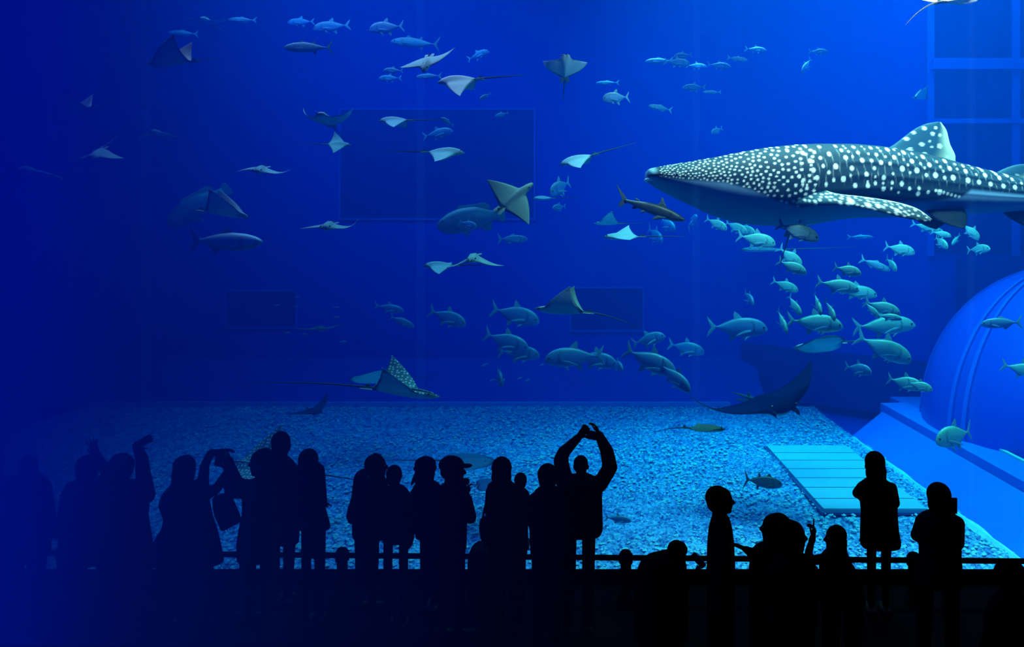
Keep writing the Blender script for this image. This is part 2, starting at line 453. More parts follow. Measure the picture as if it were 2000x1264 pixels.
FISH = {}
def fish_kind(kind, st, fins, cols, eye, bends=(0.0, 0.16, -0.16), fm=None, wscale=1.0, gill=0.27):
    """mesh set of a fish, nose at +X, unit length; a set for every bend of the body"""
    back, flank, belly = [np.array(c) for c in cols]
    sets = []
    for b in bends:
        def bend(V):
            V = np.array(V, float).copy(); t = np.clip(0.15 - V[:, 0], 0, None); V[:, 1] += b * t * t * 1.6; return V
        V, Fc = loft(st, 30, 24)
        V[:, 1] *= wscale
        z, x = V[:, 2], V[:, 0]
        top = np.interp(x, [s[0] for s in st][::-1], [s[1] for s in st][::-1]); bot = np.interp(x, [s[0] for s in st][::-1], [s[2] for s in st][::-1])
        h = (z - bot) / (top - bot + 1e-9)
        c = belly + (flank - belly) * smoothstep(.1, .4, h)[:, None]
        c = c + (back - c) * smoothstep(.62, .85, h)[:, None]
        line = np.exp(-((h - .55) / .05) ** 2) * smoothstep(.25, .1, x); c *= (1 - .3 * line)[:, None]
        g = np.exp(-((x - gill + .35 * (h - .5) ** 2) / .012) ** 2) * (h > .12) * (h < .85); c *= (1 - .65 * g)[:, None]
        me = mesh('body', bend(V), Fc, True); set_cols(me, np.clip(c, 0, 1)); me.materials.append(skin_m)
        parts = []
        for nm, poly, side in fins:
            P, Q = plate(poly, 0.006)
            if side:
                # paired fin swung outwards from its root
                wy = np.interp(P[:, 0], [s[0] for s in st][::-1], [s[3] for s in st][::-1])
                root = max(p[0] for p in poly)
                for sg in (-1, 1):
                    R = P.copy(); R[:, 1] = sg * (np.interp(root, [s[0] for s in st][::-1], [s[3] for s in st][::-1]) * wscale * .9 + (root - P[:, 0]) * .45) + P[:, 1]
                    m2 = mesh(nm, bend(R), Q); m2.materials.append(fm or fin_m); parts.append((nm, m2))
            else:
                m2 = mesh(nm, bend(P), Q); m2.materials.append(fm or fin_m); parts.append((nm, m2))
        for sg in (-1, 1):
            ex, ez, er = eye
            wy = np.interp(ex, [s[0] for s in st][::-1], [s[3] for s in st][::-1]) * wscale
            P, Q = ball((ex, sg * wy * .93, ez), er)
            m2 = mesh('eye', bend(P), Q, True); m2.materials.append(eye_m); parts.append(('eye', m2))
        sets.append((me, parts))
    FISH[kind] = sets

TAIL = [(-.335, .016), (-.38, .05), (-.44, .12), (-.5, .185), (-.478, .10), (-.425, .0), (-.478, -.10), (-.5, -.185), (-.44, -.12), (-.38, -.05), (-.335, -.016)]
TREV = ([(.5, -.028, -.036, .006), (.485, .012, -.062, .022), (.45, .066, -.088, .042), (.39, .118, -.115, .058), (.30, .158, -.14, .07), (.18, .178, -.158, .076), (.05, .172, -.158, .072),
     (-.08, .132, -.128, .058), (-.19, .078, -.08, .038), (-.28, .036, -.038, .022), (-.34, .018, -.018, .016), (-.36, .018, -.018, .008)],
    [('tail_fin', TAIL, 0),
     ('dorsal_fin', [(.085, .165), (.03, .225), (-.05, .285), (-.035, .215), (-.04, .16), (-.10, .125), (-.20, .08), (-.29, .04), (-.27, .025), (-.1, .10), (0, .14)], 0),
     ('anal_fin', [(.0, -.135), (-.04, -.19), (-.11, -.25), (-.095, -.18), (-.11, -.13), (-.20, -.075), (-.29, -.036), (-.27, -.025), (-.1, -.10)], 0),
     ('pectoral_fin', [(.225, -.02), (.12, -.035), (.0, -.085), (-.05, -.125), (.06, -.10), (.16, -.075), (.225, -.06)], 1),
     ('pelvic_fin', [(.2, -.135), (.13, -.20), (.10, -.205), (.13, -.15)], 1)])
fish_kind('trevally', *TREV, ((.06, .14, .24), (.08, .18, .44), (.10, .22, .50)), (.425, .022, .02))
fish_kind('green_trevally', *TREV, ((.10, .27, .24), (.17, .38, .44), (.26, .46, .54)), (.425, .022, .02))
fish_kind('slim_fish',
    [(.5, -.005, -.012, .005), (.47, .03, -.04, .022), (.40, .062, -.068, .04), (.28, .09, -.092, .054), (.12, .1, -.1, .058), (-.05, .085, -.085, .05), (-.2, .05, -.05, .032), (-.32, .018, -.018, .014), (-.36, .016, -.016, .008)],
    [('tail_fin', [(-.335, .014), (-.40, .06), (-.5, .15), (-.47, .07), (-.43, .0), (-.47, -.07), (-.5, -.15), (-.40, -.06), (-.335, -.014)], 0),
     ('dorsal_fin', [(.1, .095), (.04, .14), (.0, .13), (-.1, .085), (-.25, .045), (-.25, .03), (-.05, .07)], 0),
     ('anal_fin', [(-.02, -.085), (-.07, -.13), (-.1, -.12), (-.25, -.045), (-.25, -.03), (-.1, -.06)], 0),
     ('pectoral_fin', [(.25, -.01), (.14, -.03), (.06, -.06), (.16, -.055), (.25, -.04)], 1)],
    ((.07, .16, .24), (.10, .22, .42), (.14, .26, .48)), (.42, .012, .016))
fish_kind('tuna',
    [(.5, -.005, -.012, .005), (.46, .035, -.045, .03), (.38, .07, -.075, .052), (.25, .098, -.1, .068), (.1, .105, -.105, .07), (-.06, .085, -.088, .058), (-.2, .046, -.05, .034), (-.32, .015, -.015, .02), (-.37, .012, -.012, .008)],
    [('tail_fin', [(-.345, .012), (-.39, .05), (-.45, .13), (-.5, .21), (-.462, .12), (-.405, .0), (-.462, -.12), (-.5, -.21), (-.45, -.13), (-.39, -.05), (-.345, -.012)], 0),
     ('dorsal_fin', [(.22, .095), (.15, .155), (.1, .12), (0, .09), (.1, .085)], 0),
     ('second_dorsal_fin', [(-.05, .08), (-.11, .15), (-.11, .075), (-.3, .02), (-.2, .03)], 0),
     ('anal_fin', [(-.07, -.08), (-.13, -.15), (-.13, -.07), (-.3, -.02), (-.2, -.03)], 0),
     ('pectoral_fin', [(.27, -.01), (.12, -.03), (.02, -.055), (.15, -.05), (.27, -.04)], 1)],
    ((.03, .09, .14), (.10, .22, .32), (.16, .30, .40)), (.42, .012, .016), bends=(0.0, 0.12), fm=dfin_m)
fish_kind('grouper',
    [(.5, .0, -.05, .02), (.47, .04, -.09, .05), (.40, .085, -.13, .085), (.28, .135, -.16, .105), (.12, .165, -.165, .11), (-.05, .16, -.15, .1), (-.2, .115, -.11, .07), (-.31, .07, -.07, .04), (-.38, .06, -.06, .02), (-.40, .058, -.058, .008)],
    [('tail_fin', [(-.37, .06), (-.44, .1), (-.49, .1), (-.5, .0), (-.49, -.1), (-.44, -.1), (-.37, -.06)], 0),
     ('dorsal_fin', [(.2, .14), (.15, .2), (.05, .195), (-.1, .19), (-.25, .19), (-.3, .14), (-.3, .075), (-.1, .12)], 0),
     ('anal_fin', [(-.12, -.12), (-.17, -.19), (-.27, -.18), (-.3, -.08)], 0),
     ('pectoral_fin', [(.22, -.03), (.12, .0), (.05, -.05), (.08, -.13), (.17, -.12), (.22, -.08)], 1),
     ('pelvic_fin', [(.18, -.15), (.1, -.22), (.05, -.2), (.1, -.15)], 1)],
    ((.06, .09, .12), (.08, .12, .16), (.10, .15, .2)), (.41, .035, .014), bends=(0.0,), fm=dfin_m)
fish_kind('cobia',
    [(.5, .0, -.02, .02), (.46, .022, -.05, .045), (.38, .05, -.078, .07), (.25, .072, -.1, .085), (.08, .082, -.108, .085), (-.08, .07, -.09, .068), (-.22, .045, -.052, .04), (-.33, .024, -.026, .02), (-.37, .024, -.026, .008)],
    [('tail_fin', [(-.345, .022), (-.40, .055), (-.48, .15), (-.5, .16), (-.47, .06), (-.445, -.02), (-.49, -.12), (-.46, -.12), (-.40, -.06), (-.345, -.022)], 0),
     ('dorsal_fin', [(.12, .075), (.04, .135), (.0, .13), (-.06, .09), (-.28, .04), (-.2, .03), (0, .06)], 0),
     ('anal_fin', [(-.08, -.085), (-.14, -.15), (-.16, -.13), (-.2, -.08), (-.3, -.03), (-.2, -.03)], 0),
     ('pectoral_fin', [(.27, -.03), (.15, -.06), (.07, -.11), (.17, -.09), (.27, -.06)], 1)],
    ((.50, .62, .66), (.50, .62, .66), (.2, .3, .36)), (.44, .0, .010), bends=(0.0,))
fish_kind('reef_shark',
    [(.5, .002, -.004, .012), (.485, .018, -.02, .085), (.455, .028, -.034, .10), (.425, .038, -.045, .055), (.36, .055, -.06, .052), (.25, .076, -.07, .062), (.10, .085, -.072, .065), (-.05, .068, -.058, .052), (-.18, .042, -.038, .034), (-.28, .022, -.022, .02), (-.34, .018, -.018, .012)],
    [('tail_fin', [(-.30, .018), (-.35, .06), (-.44, .12), (-.5, .175), (-.485, .145), (-.44, .085), (-.385, .02), (-.36, -.03), (-.39, -.10), (-.365, -.105), (-.32, -.05), (-.29, -.018)], 0),
     ('dorsal_fin', [(.22, .075), (.17, .13), (.13, .185), (.11, .185), (.115, .12), (.085, .082)], 0),
     ('second_dorsal_fin', [(-.14, .05), (-.18, .075), (-.22, .07), (-.2, .045)], 0),
     ('anal_fin', [(-.14, -.045), (-.19, -.075), (-.22, -.07), (-.2, -.035)], 0),
     ('pectoral_fin', [(.27, -.04), (.2, -.075), (.1, -.125), (.1, -.1), (.15, -.05)], 1),
     ('pelvic_fin', [(-.02, -.055), (-.07, -.085), (-.09, -.08), (-.06, -.045)], 1)],
    ((.025, .05, .05), (.04, .07, .075), (.16, .24, .26)), (.46, .0, .008), bends=(0.0, -0.12), fm=dfin_m, gill=.3)

def swim(fwd, up=Vector((0, 0, 1))):
    f = Vector(fwd).normalized(); l = up.cross(f)
    if l.length < 1e-4: l = Vector((0, 1, 0))
    l.normalize(); u = f.cross(l)
    return Matrix((f, l, u)).transposed()

FISH_N = {}
def put_fish(kind, cx, cy, Lpx, ang, yaw, D, label, cat=None, group=None, bend=0, tall=1.0, name=None, parts=True):
    p = at(cx, cy, D); a, y = math.radians(ang), math.radians(yaw)
    L = Lpx * D / F / max(0.35, abs(math.cos(y)))
    sets = FISH[kind]; me, ps = sets[bend % len(sets)]
    o = bpy.data.objects.new(name or kind.replace('green_', ''), me); COL.objects.link(o)
    R = swim((math.cos(a) * math.cos(y), -math.sin(y), math.sin(a) * math.cos(y)))
    o.matrix_world = Matrix.Translation(p) @ R.to_4x4() @ Matrix.Diagonal((L, L, L * tall, 1))
    tag(o, label, cat or 'fish', group)
    if parts:
        for nm, m2 in ps:
            c = bpy.data.objects.new(nm, m2); COL.objects.link(c); c.parent = o
    return o

# ------------------------------------------------------------------ rays
def ray_material(name, spots):
    m = mat(name, (1, 1, 1), 0.55, 0.25, attr='col')
    if spots:
        N, L = nodes_of(m); b = N['Principled BSDF']
        a = [n for n in N if n.type == 'ATTRIBUTE'][0]
        t = N.new('ShaderNodeAttribute'); t.attribute_name = 'wing'; v = N.new('ShaderNodeTexVoronoi'); v.voronoi_dimensions = '2D'; v.inputs['Scale'].default_value = spots
        v.inputs['Randomness'].default_value = 0.6
        L.new(t.outputs['Vector'], v.inputs['Vector'])
        r = N.new('ShaderNodeValToRGB'); r.color_ramp.elements[0].position = .22; r.color_ramp.elements[0].color = (1, 1, 1, 1)
        r.color_ramp.elements[1].position = .30; r.color_ramp.elements[1].color = (0, 0, 0, 1)
        L.new(v.outputs['Distance'], r.inputs[0])
        mu = N.new('ShaderNodeMath'); mu.operation = 'MULTIPLY'
        L.new(r.outputs[0], mu.inputs[0]); L.new(a.outputs['Alpha'], mu.inputs[1])
        mx = N.new('ShaderNodeMixRGB'); mx.inputs[2].default_value = (.75, .8, .75, 1)
        L.new(mu.outputs[0], mx.inputs[0]); L.new(a.outputs['Color'], mx.inputs[1]); L.new(mx.outputs[0], b.inputs['Base Color'])
    return m
ray_m = ray_material('ray_hide', 0); spotted_m = ray_material('spotted_ray_hide', 26.0)
tail_m = mat('ray_tail', (0.05, 0.06, 0.06), 0.7, 0.2)

darkray_m = mat('dark_ray_hide', (1, 1, 1), 0.8, 0.03, attr='col')
RAY_SHAPES = {
    # leading edge, trailing edge, head length, head width, thickness, tail length
    'cownose': (lambda t: .20 - .30 * t ** 1.7, lambda t: -.10 - .17 * (1 - t) ** 1.5, .12, .17, .105, .75),
    'eagle':   (lambda t: .20 - .34 * t ** 1.6, lambda t: -.14 - .12 * (1 - t) ** 1.6, .20, .12, .10, 1.5),
    'manta':   (lambda t: .20 - .36 * t ** 1.8, lambda t: -.16 - .08 * (1 - t) ** 2, .05, .20, .10, .35),
    'sting':   (lambda t: .42 * np.sqrt(np.clip(1 - t ** 2.2, 0, 1)) - .12 * t, lambda t: -.40 * np.sqrt(np.clip(1 - t ** 2.6, 0, 1)) - .12 * t, .0, .2, .07, 1.0),
}
def put_ray(shape, cx, cy, spanpx, D, head, wl, wr, label, pitch=0, roll=0, yawto=None, top=(.20, .24, .20), bot=(.60, .64, .66), tail=None, droop=0.0, cat='ray', name=None, group=None, spotted=False, xs=1.0):
    """wl / wr: angle in degrees of the wing at root, middle and tip (left and right wing)"""
    xl, xt, hl, hw, thk, tl = RAY_SHAPES[shape]
    tl = tl if tail is None else tail
    ns, nc = 26, 9
    rings = []; cols = []; alpha = []
    u = np.linspace(0, 1, nc); prof = np.sin(np.pi * u ** .75) ** .8
    ts = np.linspace(0, 1, ns) ** 1.15
    for side in (1, -1):
        w = np.radians(wl if side == 1 else wr)
        y = z = 0.0; sl = []
        for i, t in enumerate(ts):
            th = np.interp(t, [0, .5, 1], w)
            if i: y += math.cos(th) * (t - ts[i - 1]) * .5; z += math.sin(th) * (t - ts[i - 1]) * .5
            L_, T_ = float(xl(t)), float(xt(t))
            bump = math.exp(-(t / hw) ** 2 * 1.6)
            L_ += hl * math.exp(-(t / hw) ** 4)
            if shape == 'cownose': L_ -= .03 * math.exp(-(t / .04) ** 2)
            c = max(L_ - T_, .004)
            h = thk * ((1 - t) ** 1.6 * .35 + .65 * bump) + .004
            x = L_ - c * u
            n = np.array([0, -math.sin(th), math.cos(th)]) * 1.0
            o_ = np.array([0, y, z])
            tp = [np.array([x[k], 0, 0]) + o_ + n * h * prof[k] * .75 for k in range(nc)]
            bt = [np.array([x[k], 0, 0]) + o_ - n * h * prof[k] * .5 for k in range(nc - 2, 0, -1)]
            R = np.array(tp + bt); R[:, 1] *= side
            sl.append((R, t))
        rings.append(sl)
    seq = [r for r, t in rings[1][:0:-1]] + [r for r, t in rings[0]]
    tt = [t for r, t in rings[1][:0:-1]] + [t for r, t in rings[0]]
    n, m = len(seq), 2 * nc - 2
    V = np.concatenate(seq)
    Fc = []
    for j in range(n - 1):
        for i in range(m):
            Fc.append((j * m + i, (j + 1) * m + i, (j + 1) * m + (i + 1) % m, j * m + (i + 1) % m))
    Fc += [tuple(range(m)), tuple(range((n - 1) * m, n * m))[::-1]]
    topc, botc = np.array(top), np.array(bot)
    C = np.zeros((n, m, 4))
    for j in range(n):
        edge = .55 if tt[j] > .86 else 1.0
        for i in range(m):
            tp = 1.0 if 0 <= i < nc else 0.0
            C[j, i, :3] = topc if tp else botc * edge
            if i in (0, nc - 1): C[j, i, :3] = topc * .7
            C[j, i, 3] = tp
    nm = name or {'cownose': 'cownose_ray', 'eagle': 'eagle_ray', 'manta': 'manta_ray', 'sting': 'stingray'}[shape]
    me = mesh(nm, V, Fc, True)
    a = me.color_attributes.new('col', 'FLOAT_COLOR', 'POINT'); a.data.foreach_set('color', C.astype(np.float32).ravel())
    if spotted:
        wa = me.attributes.new('wing', 'FLOAT_VECTOR', 'POINT')
        sg = [-1] * (ns - 1) + [1] * ns
        wv = np.zeros((n, m, 3), dtype=np.float32); wv[..., 0] = V.reshape(n, m, 3)[..., 0]; wv[..., 1] = (np.array(tt) * np.array(sg) * .5)[:, None]
        wa.data.foreach_set('vector', wv.ravel())
    me.materials.append(spotted_m if spotted else darkray_m if sum(top) < .15 else ray_m)
    o = bpy.data.objects.new(nm, me); COL.objects.link(o)
    S = spanpx * D / F
    yw = math.radians(head)
    R = Matrix.Rotation(yw, 3, 'Z') @ Matrix.Rotation(-math.radians(pitch), 3, 'Y') @ Matrix.Rotation(math.radians(roll), 3, 'X')
    o.matrix_world = Matrix.Translation(at(cx, cy, D)) @ R.to_4x4() @ Matrix.Diagonal((S * xs, S, S, 1))
    tag(o, label, cat, group)
    # tail: tapering whip
    xr = float(xt(0)); k = 16; TV = []; TF = []
    for j in range(k):
        q = j / (k - 1); r = .013 * (1 - q) + .0022
        cxx, czz = xr + .03 - tl * q, .012 + droop * q * q
        TV += [(cxx, r * math.cos(2 * math.pi * i / 6), czz + r * math.sin(2 * math.pi * i / 6)) for i in range(6)]
        if j: TF += [((j - 1) * 6 + i, (j - 1) * 6 + (i + 1) % 6, j * 6 + (i + 1) % 6, j * 6 + i) for i in range(6)]
    TF += [tuple(range(6))[::-1], tuple(range(6 * k - 6, 6 * k))]
    obj('tail', mesh('tail', TV, TF, True), tail_m, o)
    # pelvic fins, dorsal fin at the tail root, eyes
    for sg in (-1, 1):
        P, Q = plate([(xr + .10, 0), (xr + .02, .075), (xr - .085, .085), (xr - .10, .04), (xr - .02, .0)], .006)
        P = P[:, [0, 2, 1]]; P[:, 1] *= sg
        me2 = mesh('pelvic_fin', P, Q); set_cols(me2, topc * .9); me2.materials.append(ray_m)
        obj('pelvic_fin', me2, None, o)
        P, Q = ball((float(xl(0)) + hl * .45 if hl else .25, sg * (hw * .42), thk * .32), .013)
        obj('eye', mesh('eye', P, Q, True), eye_m, o)
    if shape != 'sting':
        P, Q = plate([(xr + .02, .01), (xr - .03, .055), (xr - .055, .045), (xr - .05, .01)], .005)
        obj('dorsal_fin', mesh('dorsal_fin', P, Q), tail_m, o)
    if shape == 'manta':
        for sg in (-1, 1):
            P, Q = plate([(.13, .012), (.21, .016), (.255, .0), (.262, -.03), (.23, -.022), (.14, -.015)], .010, sg * .08)
            me2 = mesh('cephalic_fin', P, Q); set_cols(me2, topc); me2.materials.append(ray_m)
            obj('cephalic_fin', me2, None, o)
    return o

# ------------------------------------------------------------------ whale shark
WD = 12.0; WK = WD / F
def wpx(px, py, y=0.0): return np.array([(px - 1560) * WK, y, (360 - py) * WK])
WST = [(1263, 334, 351, 343, .34), (1267, 331, 357, 344, .44), (1290, 326, 372, 350, .53), (1320, 321, 388, 353, .58), (1350, 316, 402, 356, .61), (1400, 307, 424, 361, .66),
       (1450, 297, 437, 367, .70), (1500, 289, 441, 372, .72), (1550, 284, 441, 373, .71), (1600, 282, 436, 372, .68), (1650, 282, 428, 371, .63), (1700, 285, 425, 372, .58), (1760, 293, 425, 374, .51),
       (1820, 305, 423, 376, .45), (1880, 321, 419, 380, .39), (1940, 336, 416, 383, .33), (2000, 349, 412, 385, .27), (2100, 366, 402, 387, .17), (2180, 376, 395, 387, .10), (2215, 381, 391, 386, .04)]
S = interp(WST, 520)
nseg = 240
aa = np.linspace(0, 2 * math.pi, nseg, endpoint=False)
ca, sa = np.cos(aa), np.sin(aa)
cu = np.sign(ca) * np.abs(ca) ** .9; su = np.sign(sa) * np.where(ca >= 0, np.abs(sa) ** .8, np.abs(sa) ** 1.5)
PX = np.repeat(S[:, 0:1], nseg, 1)
PY = np.where(ca[None] >= 0, S[:, 3:4] - (S[:, 3:4] - S[:, 1:2]) * cu[None], S[:, 3:4] - (S[:, 2:3] - S[:, 3:4]) * cu[None])
WY = S[:, 4:5] * su[None]
# longitudinal ridges standing proud of the flank
hh = (PY - S[:, 1:2]) / (S[:, 2:3] - S[:, 1:2])
for h0 in (.28, .46, .62):
    WY = WY * (1 + .025 * np.exp(-((hh - h0) / .035) ** 2) * smoothstep(1560, 1680, PX))
YBX = [1263, 1290, 1400, 1450, 1500, 1540, 1600, 1700, 1800, 1850, 1872, 2000, 2215]
YBY = [345, 353, 362, 376, 397, 408, 397, 398, 394, 388, 373, 384, 387]
head_spots = []
rs = random.Random(5)
tries = 0
grid = {}
while tries < 16000:
    tries += 1
    x = rs.uniform(1284, 1566); q = (x - 1284) / 280
    yt = np.interp(x, S[:, 0], S[:, 1]); yb = np.interp(x, YBX, YBY)
    y = rs.uniform(yt + 1.5, yb - 1)
    r = 1.1 + 2.0 * q + rs.uniform(-.2, .3); d = 4.2 + 7.6 * q
    if all((x - a) ** 2 + (1.35 * (y - b)) ** 2 > (d + .2) ** 2 for a, b, _ in head_spots[-400:]):
        head_spots.append((x, y, r))
c2 = [(83,303,1),(120,350,2),(143,425,3),(185,362,2),(185,528,3),(163,300,1),(170,325,1),(255,313,3),(274,373,3),(294,450,4),(320,584,4),(330,690,4),(330,655,2),(210,690,3),(210,413,2),(340,305,1),(352,333,1),(373,383,2),(385,452,3),(403,525,3),(404,608,2),(404,665,3),(423,318,3),(450,390,3),(475,470,4),(487,614,4),(481,718,4),(481,665,2),(497,315,2),(505,350,2),(534,410,2),(561,480,3),(582,575,2),(587,332,4),(570,660,3),(557,718,2),(622,415,4),(657,332,2),(685,380,2),(680,525,5),(665,668,4),(633,750,2),(713,436,2),(740,490,2),(700,300,3),(743,360,4),(793,450,4),(825,540,5),(755,563,2),(740,715,3),(835,710,3),(828,760,4),(875,473,2),(905,515,2),(915,583,3),(925,402,4),(855,410,1),(828,370,2),(963,483,4),(1007,583,5),(1050,450,2),(1070,500,2),(1097,607,3),(1090,545,2),(1143,440,4),(1165,515,4),(1183,605,5),(1243,520,2),(1240,470,2),(1322,485,3),(1327,540,4),(1332,628,5),(1408,470,2),(1415,505,2),(1430,570,2),(1443,645,4),(1503,500,3),(1513,525,3),(1523,575,4),(1560,662,4),(1635,532,3),(1648,560,3),(1667,600,4),(1690,680,4),(1765,570,4),(1800,612,3),(1808,690,4),(1980,660,3),(1963,715,4),(1885,650,2),(925,745,3),(1040,745,5)]
c1 = [(1493,378,4),(1545,460,4),(1567,548,4),(1595,620,4),(1550,500,2),(1605,370,3),(1647,430,3),(1662,508,3),(1710,570,3),(1752,640,3),(1740,390,4),(1780,512,5),(1845,630,5),(1890,425,4),(1935,528,4),(1957,690,4),(1870,350,3),(1835,303,3),(1675,313,3),(1548,313,2),(1360,347,3),(1430,607,3),(1460,655,3),(1500,690,2),(1915,598,2),(1960,415,2),(1680,680,3)]
SR = {1: 1.4, 2: 2.1, 3: 3.0, 4: 3.9, 5: 4.7}
body_spots = [(1600 + u / 5, 230 + v / 5, SR[s]) for u, v, s in c2] + [(1250 + u / 5, 230 + v / 5, SR[s]) for u, v, s in c1]
body_spots += [(1800 + i * 8, 376 + i * 1.9, 2.6) for i in range(7)]
for i in range(40):
    for k in range(3):
        x = 2010 + i * 5.2
        if rs.random() < .5: body_spots.append((x, np.interp(x, S[:, 0], S[:, 1]) + 6 + k * 9, rs.uniform(1.5, 3)))
DARK, PALE, BELLY = np.array((.008, .034, .048)), np.array((.90, .92, .84)), np.array((.15, .27, .40))
def paint(px, py, spots, base, aspect=1.0, soft=.7):
    m = np.zeros(px.shape)
    for x, y, r in spots:
        d = np.sqrt((px - x) ** 2 + ((py - y) / aspect) ** 2)
        m = np.maximum(m, np.clip((r + soft - d) / (2 * soft), 0, 1))
    return base + (PALE - base) * m[..., None]
C = np.zeros(PX.shape + (3,)) + DARK
band = np.zeros(PX.shape)
for h0 in (.12, .24, .36): band += np.exp(-((hh - h0) / .03) ** 2) * smoothstep(1560, 1700, PX)
lighten = (.62 + .25 * (1 - hh)) * (1 + .45 * band)
C = C * lighten[..., None]
line = np.zeros(PX.shape)
for k in range(34):                                           # thin pale upright lines between the spot columns
    x0 = 1540 + k * 14.5
    wv = x0 + 10 * hh + 2.5 * np.sin(hh * 16 + k)
    line = np.maximum(line, .30 * np.exp(-((PX - wv) / .9) ** 2) * smoothstep(.05, .15, hh) * smoothstep(.6, .45, hh) * (.5 + .5 * np.sin(hh * 30 + 2 * k)))
C = C + (PALE * .8 - C) * line[..., None]
C = paint(PX, PY, body_spots, C, 1.12)
for i0 in range(0, len(head_spots), 200):
    sel = PX[:, 0] < 1575
    C[sel] = C[sel] + (paint(PX[sel], PY[sel], head_spots[i0:i0 + 200], C[sel] * 0, .78, .6) )* (1 - C[sel].clip(0, .1) * 2)
C = np.clip(C, 0, .92)
yb = np.interp(PX, YBX, YBY)
bm = smoothstep(-3, 5, PY - yb)
C = C + (BELLY - C) * bm[..., None]
lip = smoothstep(1300, 1288, PX) * (np.abs(PY - 347) < 2.2); C = C * (1 - .85 * lip[..., None])
snout = smoothstep(1282, 1270, PX) * (PY < 345); C = C + (np.array((.18, .32, .36)) - C) * snout[..., None]
ey = np.exp(-(((PX - 1313) / 3.2) ** 2 + ((PY - 346) / 2.2) ** 2) ** 2); C = C + (np.array((.4, .5, .5)) - C) * (ey * .8)[..., None]
V = np.stack([(PX - 1560) * WK, WY, (360 - PY) * WK], -1).reshape(-1, 3)
n = len(S); idx = np.arange(n * nseg).reshape(n, nseg); nxt = np.roll(idx, -1, 1)
fq = np.stack([idx[:-1], idx[1:], nxt[1:], nxt[:-1]], -1).reshape(-1, 4).tolist()
fq += [list(range(nseg)), [(n - 1) * nseg + i for i in range(nseg)][::-1]]
me = mesh('body', V, fq, True); set_cols(me, C.reshape(-1, 3))
wskin = mat('whale_shark_skin', (1, 1, 1), 0.6, 0.12, attr='col')
me.materials.append(wskin)
shark = tag(empty('whale_shark', at(1560, 360, WD)), 'huge whale shark with pale spots in rows on a dark back', 'shark')
obj('body', me, None, shark)

def fin_grid(name, lead, trail, thick, spots, n=60, m=26, pale_edge=0.0, base=DARK * 1.4, mirror=False, belly=None):
    """fin between a leading and a trailing edge, both lists of (px, py, depth in metres)"""
    A, B = [interp([(i, *p) for i, p in enumerate(e)], n)[:, 1:] for e in (lead, trail)]
    u = np.linspace(0, 1, m)
    G = A[:, None] * (1 - u[None, :, None]) + B[:, None] * u[None, :, None]
    px, py, dy = G[..., 0], G[..., 1], G[..., 2]
    t = np.linspace(0, 1, n)
    th = thick * (np.sin(np.pi * u ** .7) ** .8 + .06)[None] * (1 - .75 * t[:, None])
    nrm = np.cross(np.stack([A[-1] - A[0]])[0] * np.array([WK, -WK, 1]), (B[0] - A[0]) * np.array([WK, -WK, 1])); nrm = np.array([nrm[0], nrm[2], nrm[1]]) if False else None
    P = np.stack([(px - 1560) * WK, dy, (360 - py) * WK], -1)
    du = np.gradient(P, axis=1); dv = np.gradient(P, axis=0)
    N_ = np.cross(du, dv); N_ /= np.linalg.norm(N_, axis=-1, keepdims=True) + 1e-9
    V1 = P + N_ * th[..., None]; V2 = P - N_ * th[..., None]
    c = np.zeros(px.shape + (3,)) + base
    c = paint(px, py, spots, c, 1.0, .6)
    if pale_edge:
        e = smoothstep(1 - pale_edge, 1, np.repeat(u[None], n, 0)) * np.repeat(smoothstep(-.2, .25, t)[:, None], m, 1)
        c = c + (np.array((.66, .72, .50)) - c) * e[..., None]
    cc = np.concatenate([c.reshape(-1, 3), (c if belly is None else c * 0 + belly).reshape(-1, 3)])
    V = np.concatenate([V1.reshape(-1, 3), V2.reshape(-1, 3)])
    if mirror: V = V * np.array([1, -1, 1])
    k = n * m; idx = np.arange(k).reshape(n, m)
    q = np.stack([idx[:-1, :-1], idx[:-1, 1:], idx[1:, 1:], idx[1:, :-1]], -1).reshape(-1, 4)
    fc = q.tolist() + (q[:, ::-1] + k).tolist()
    ring = list(idx[0, :]) + list(idx[1:, -1]) + list(idx[-1, -2::-1]) + list(idx[-2:0:-1, 0])
    for i in range(len(ring)):
        a, b = int(ring[i]), int(ring[(i + 1) % len(ring)]); fc.append((b, a, a + k, b + k))
    me = mesh(name, V, fc, True); set_cols(me, np.clip(cc, 0, .92)); me.materials.append(wskin)
    return obj(name, me, None, shark)
dors = [(848,208,4),(918,146,3),(1020,105,4),(1100,160,4),(873,310,4),(990,262,4),(1020,355,3),(1027,406,2),(1168,280,5),(1130,100,3),(1172,172,3),(1070,235,2),(1090,290,2),(940,395,3),(1240,380,2)]
dors = [(1600 + u / 5, 230 + v / 5, SR[s]) for u, v, s in dors]
fin_grid('dorsal_fin', [(1722, 296, 0), (1745, 283, 0), (1765, 268, 0), (1790, 250, 0), (1812, 241, 0), (1830, 238, 0)],
         [(1836, 318, 0), (1866, 317, 0), (1866, 306, 0), (1855, 280, 0), (1849, 256, 0), (1838, 239, 0)], .06, dors, pale_edge=.42, base=DARK * 2.2)
ps = []
for k in range(900):
    q = rs.random() ** .8; x = 1545 + 185 * q; y = np.interp(x, [1545, 1580, 1640, 1690, 1732], [392, 388, 402, 415, 432]) + rs.uniform(-13, 13)
    if all((x - a) ** 2 + (y - b) ** 2 > 6.2 ** 2 for a, b, _ in ps): ps.append((x, y, rs.uniform(1.3, 2.4)))
ps += [(1615, 403, 4.5), (1640, 410, 4.0), (1655, 411, 3.5), (1682, 419, 3.5)]
pl = [(1528, 403, -.62), (1560, 404, -.85), (1600, 406, -1.05), (1645, 416, -1.25), (1690, 430, -1.42), (1726, 438, -1.55)]
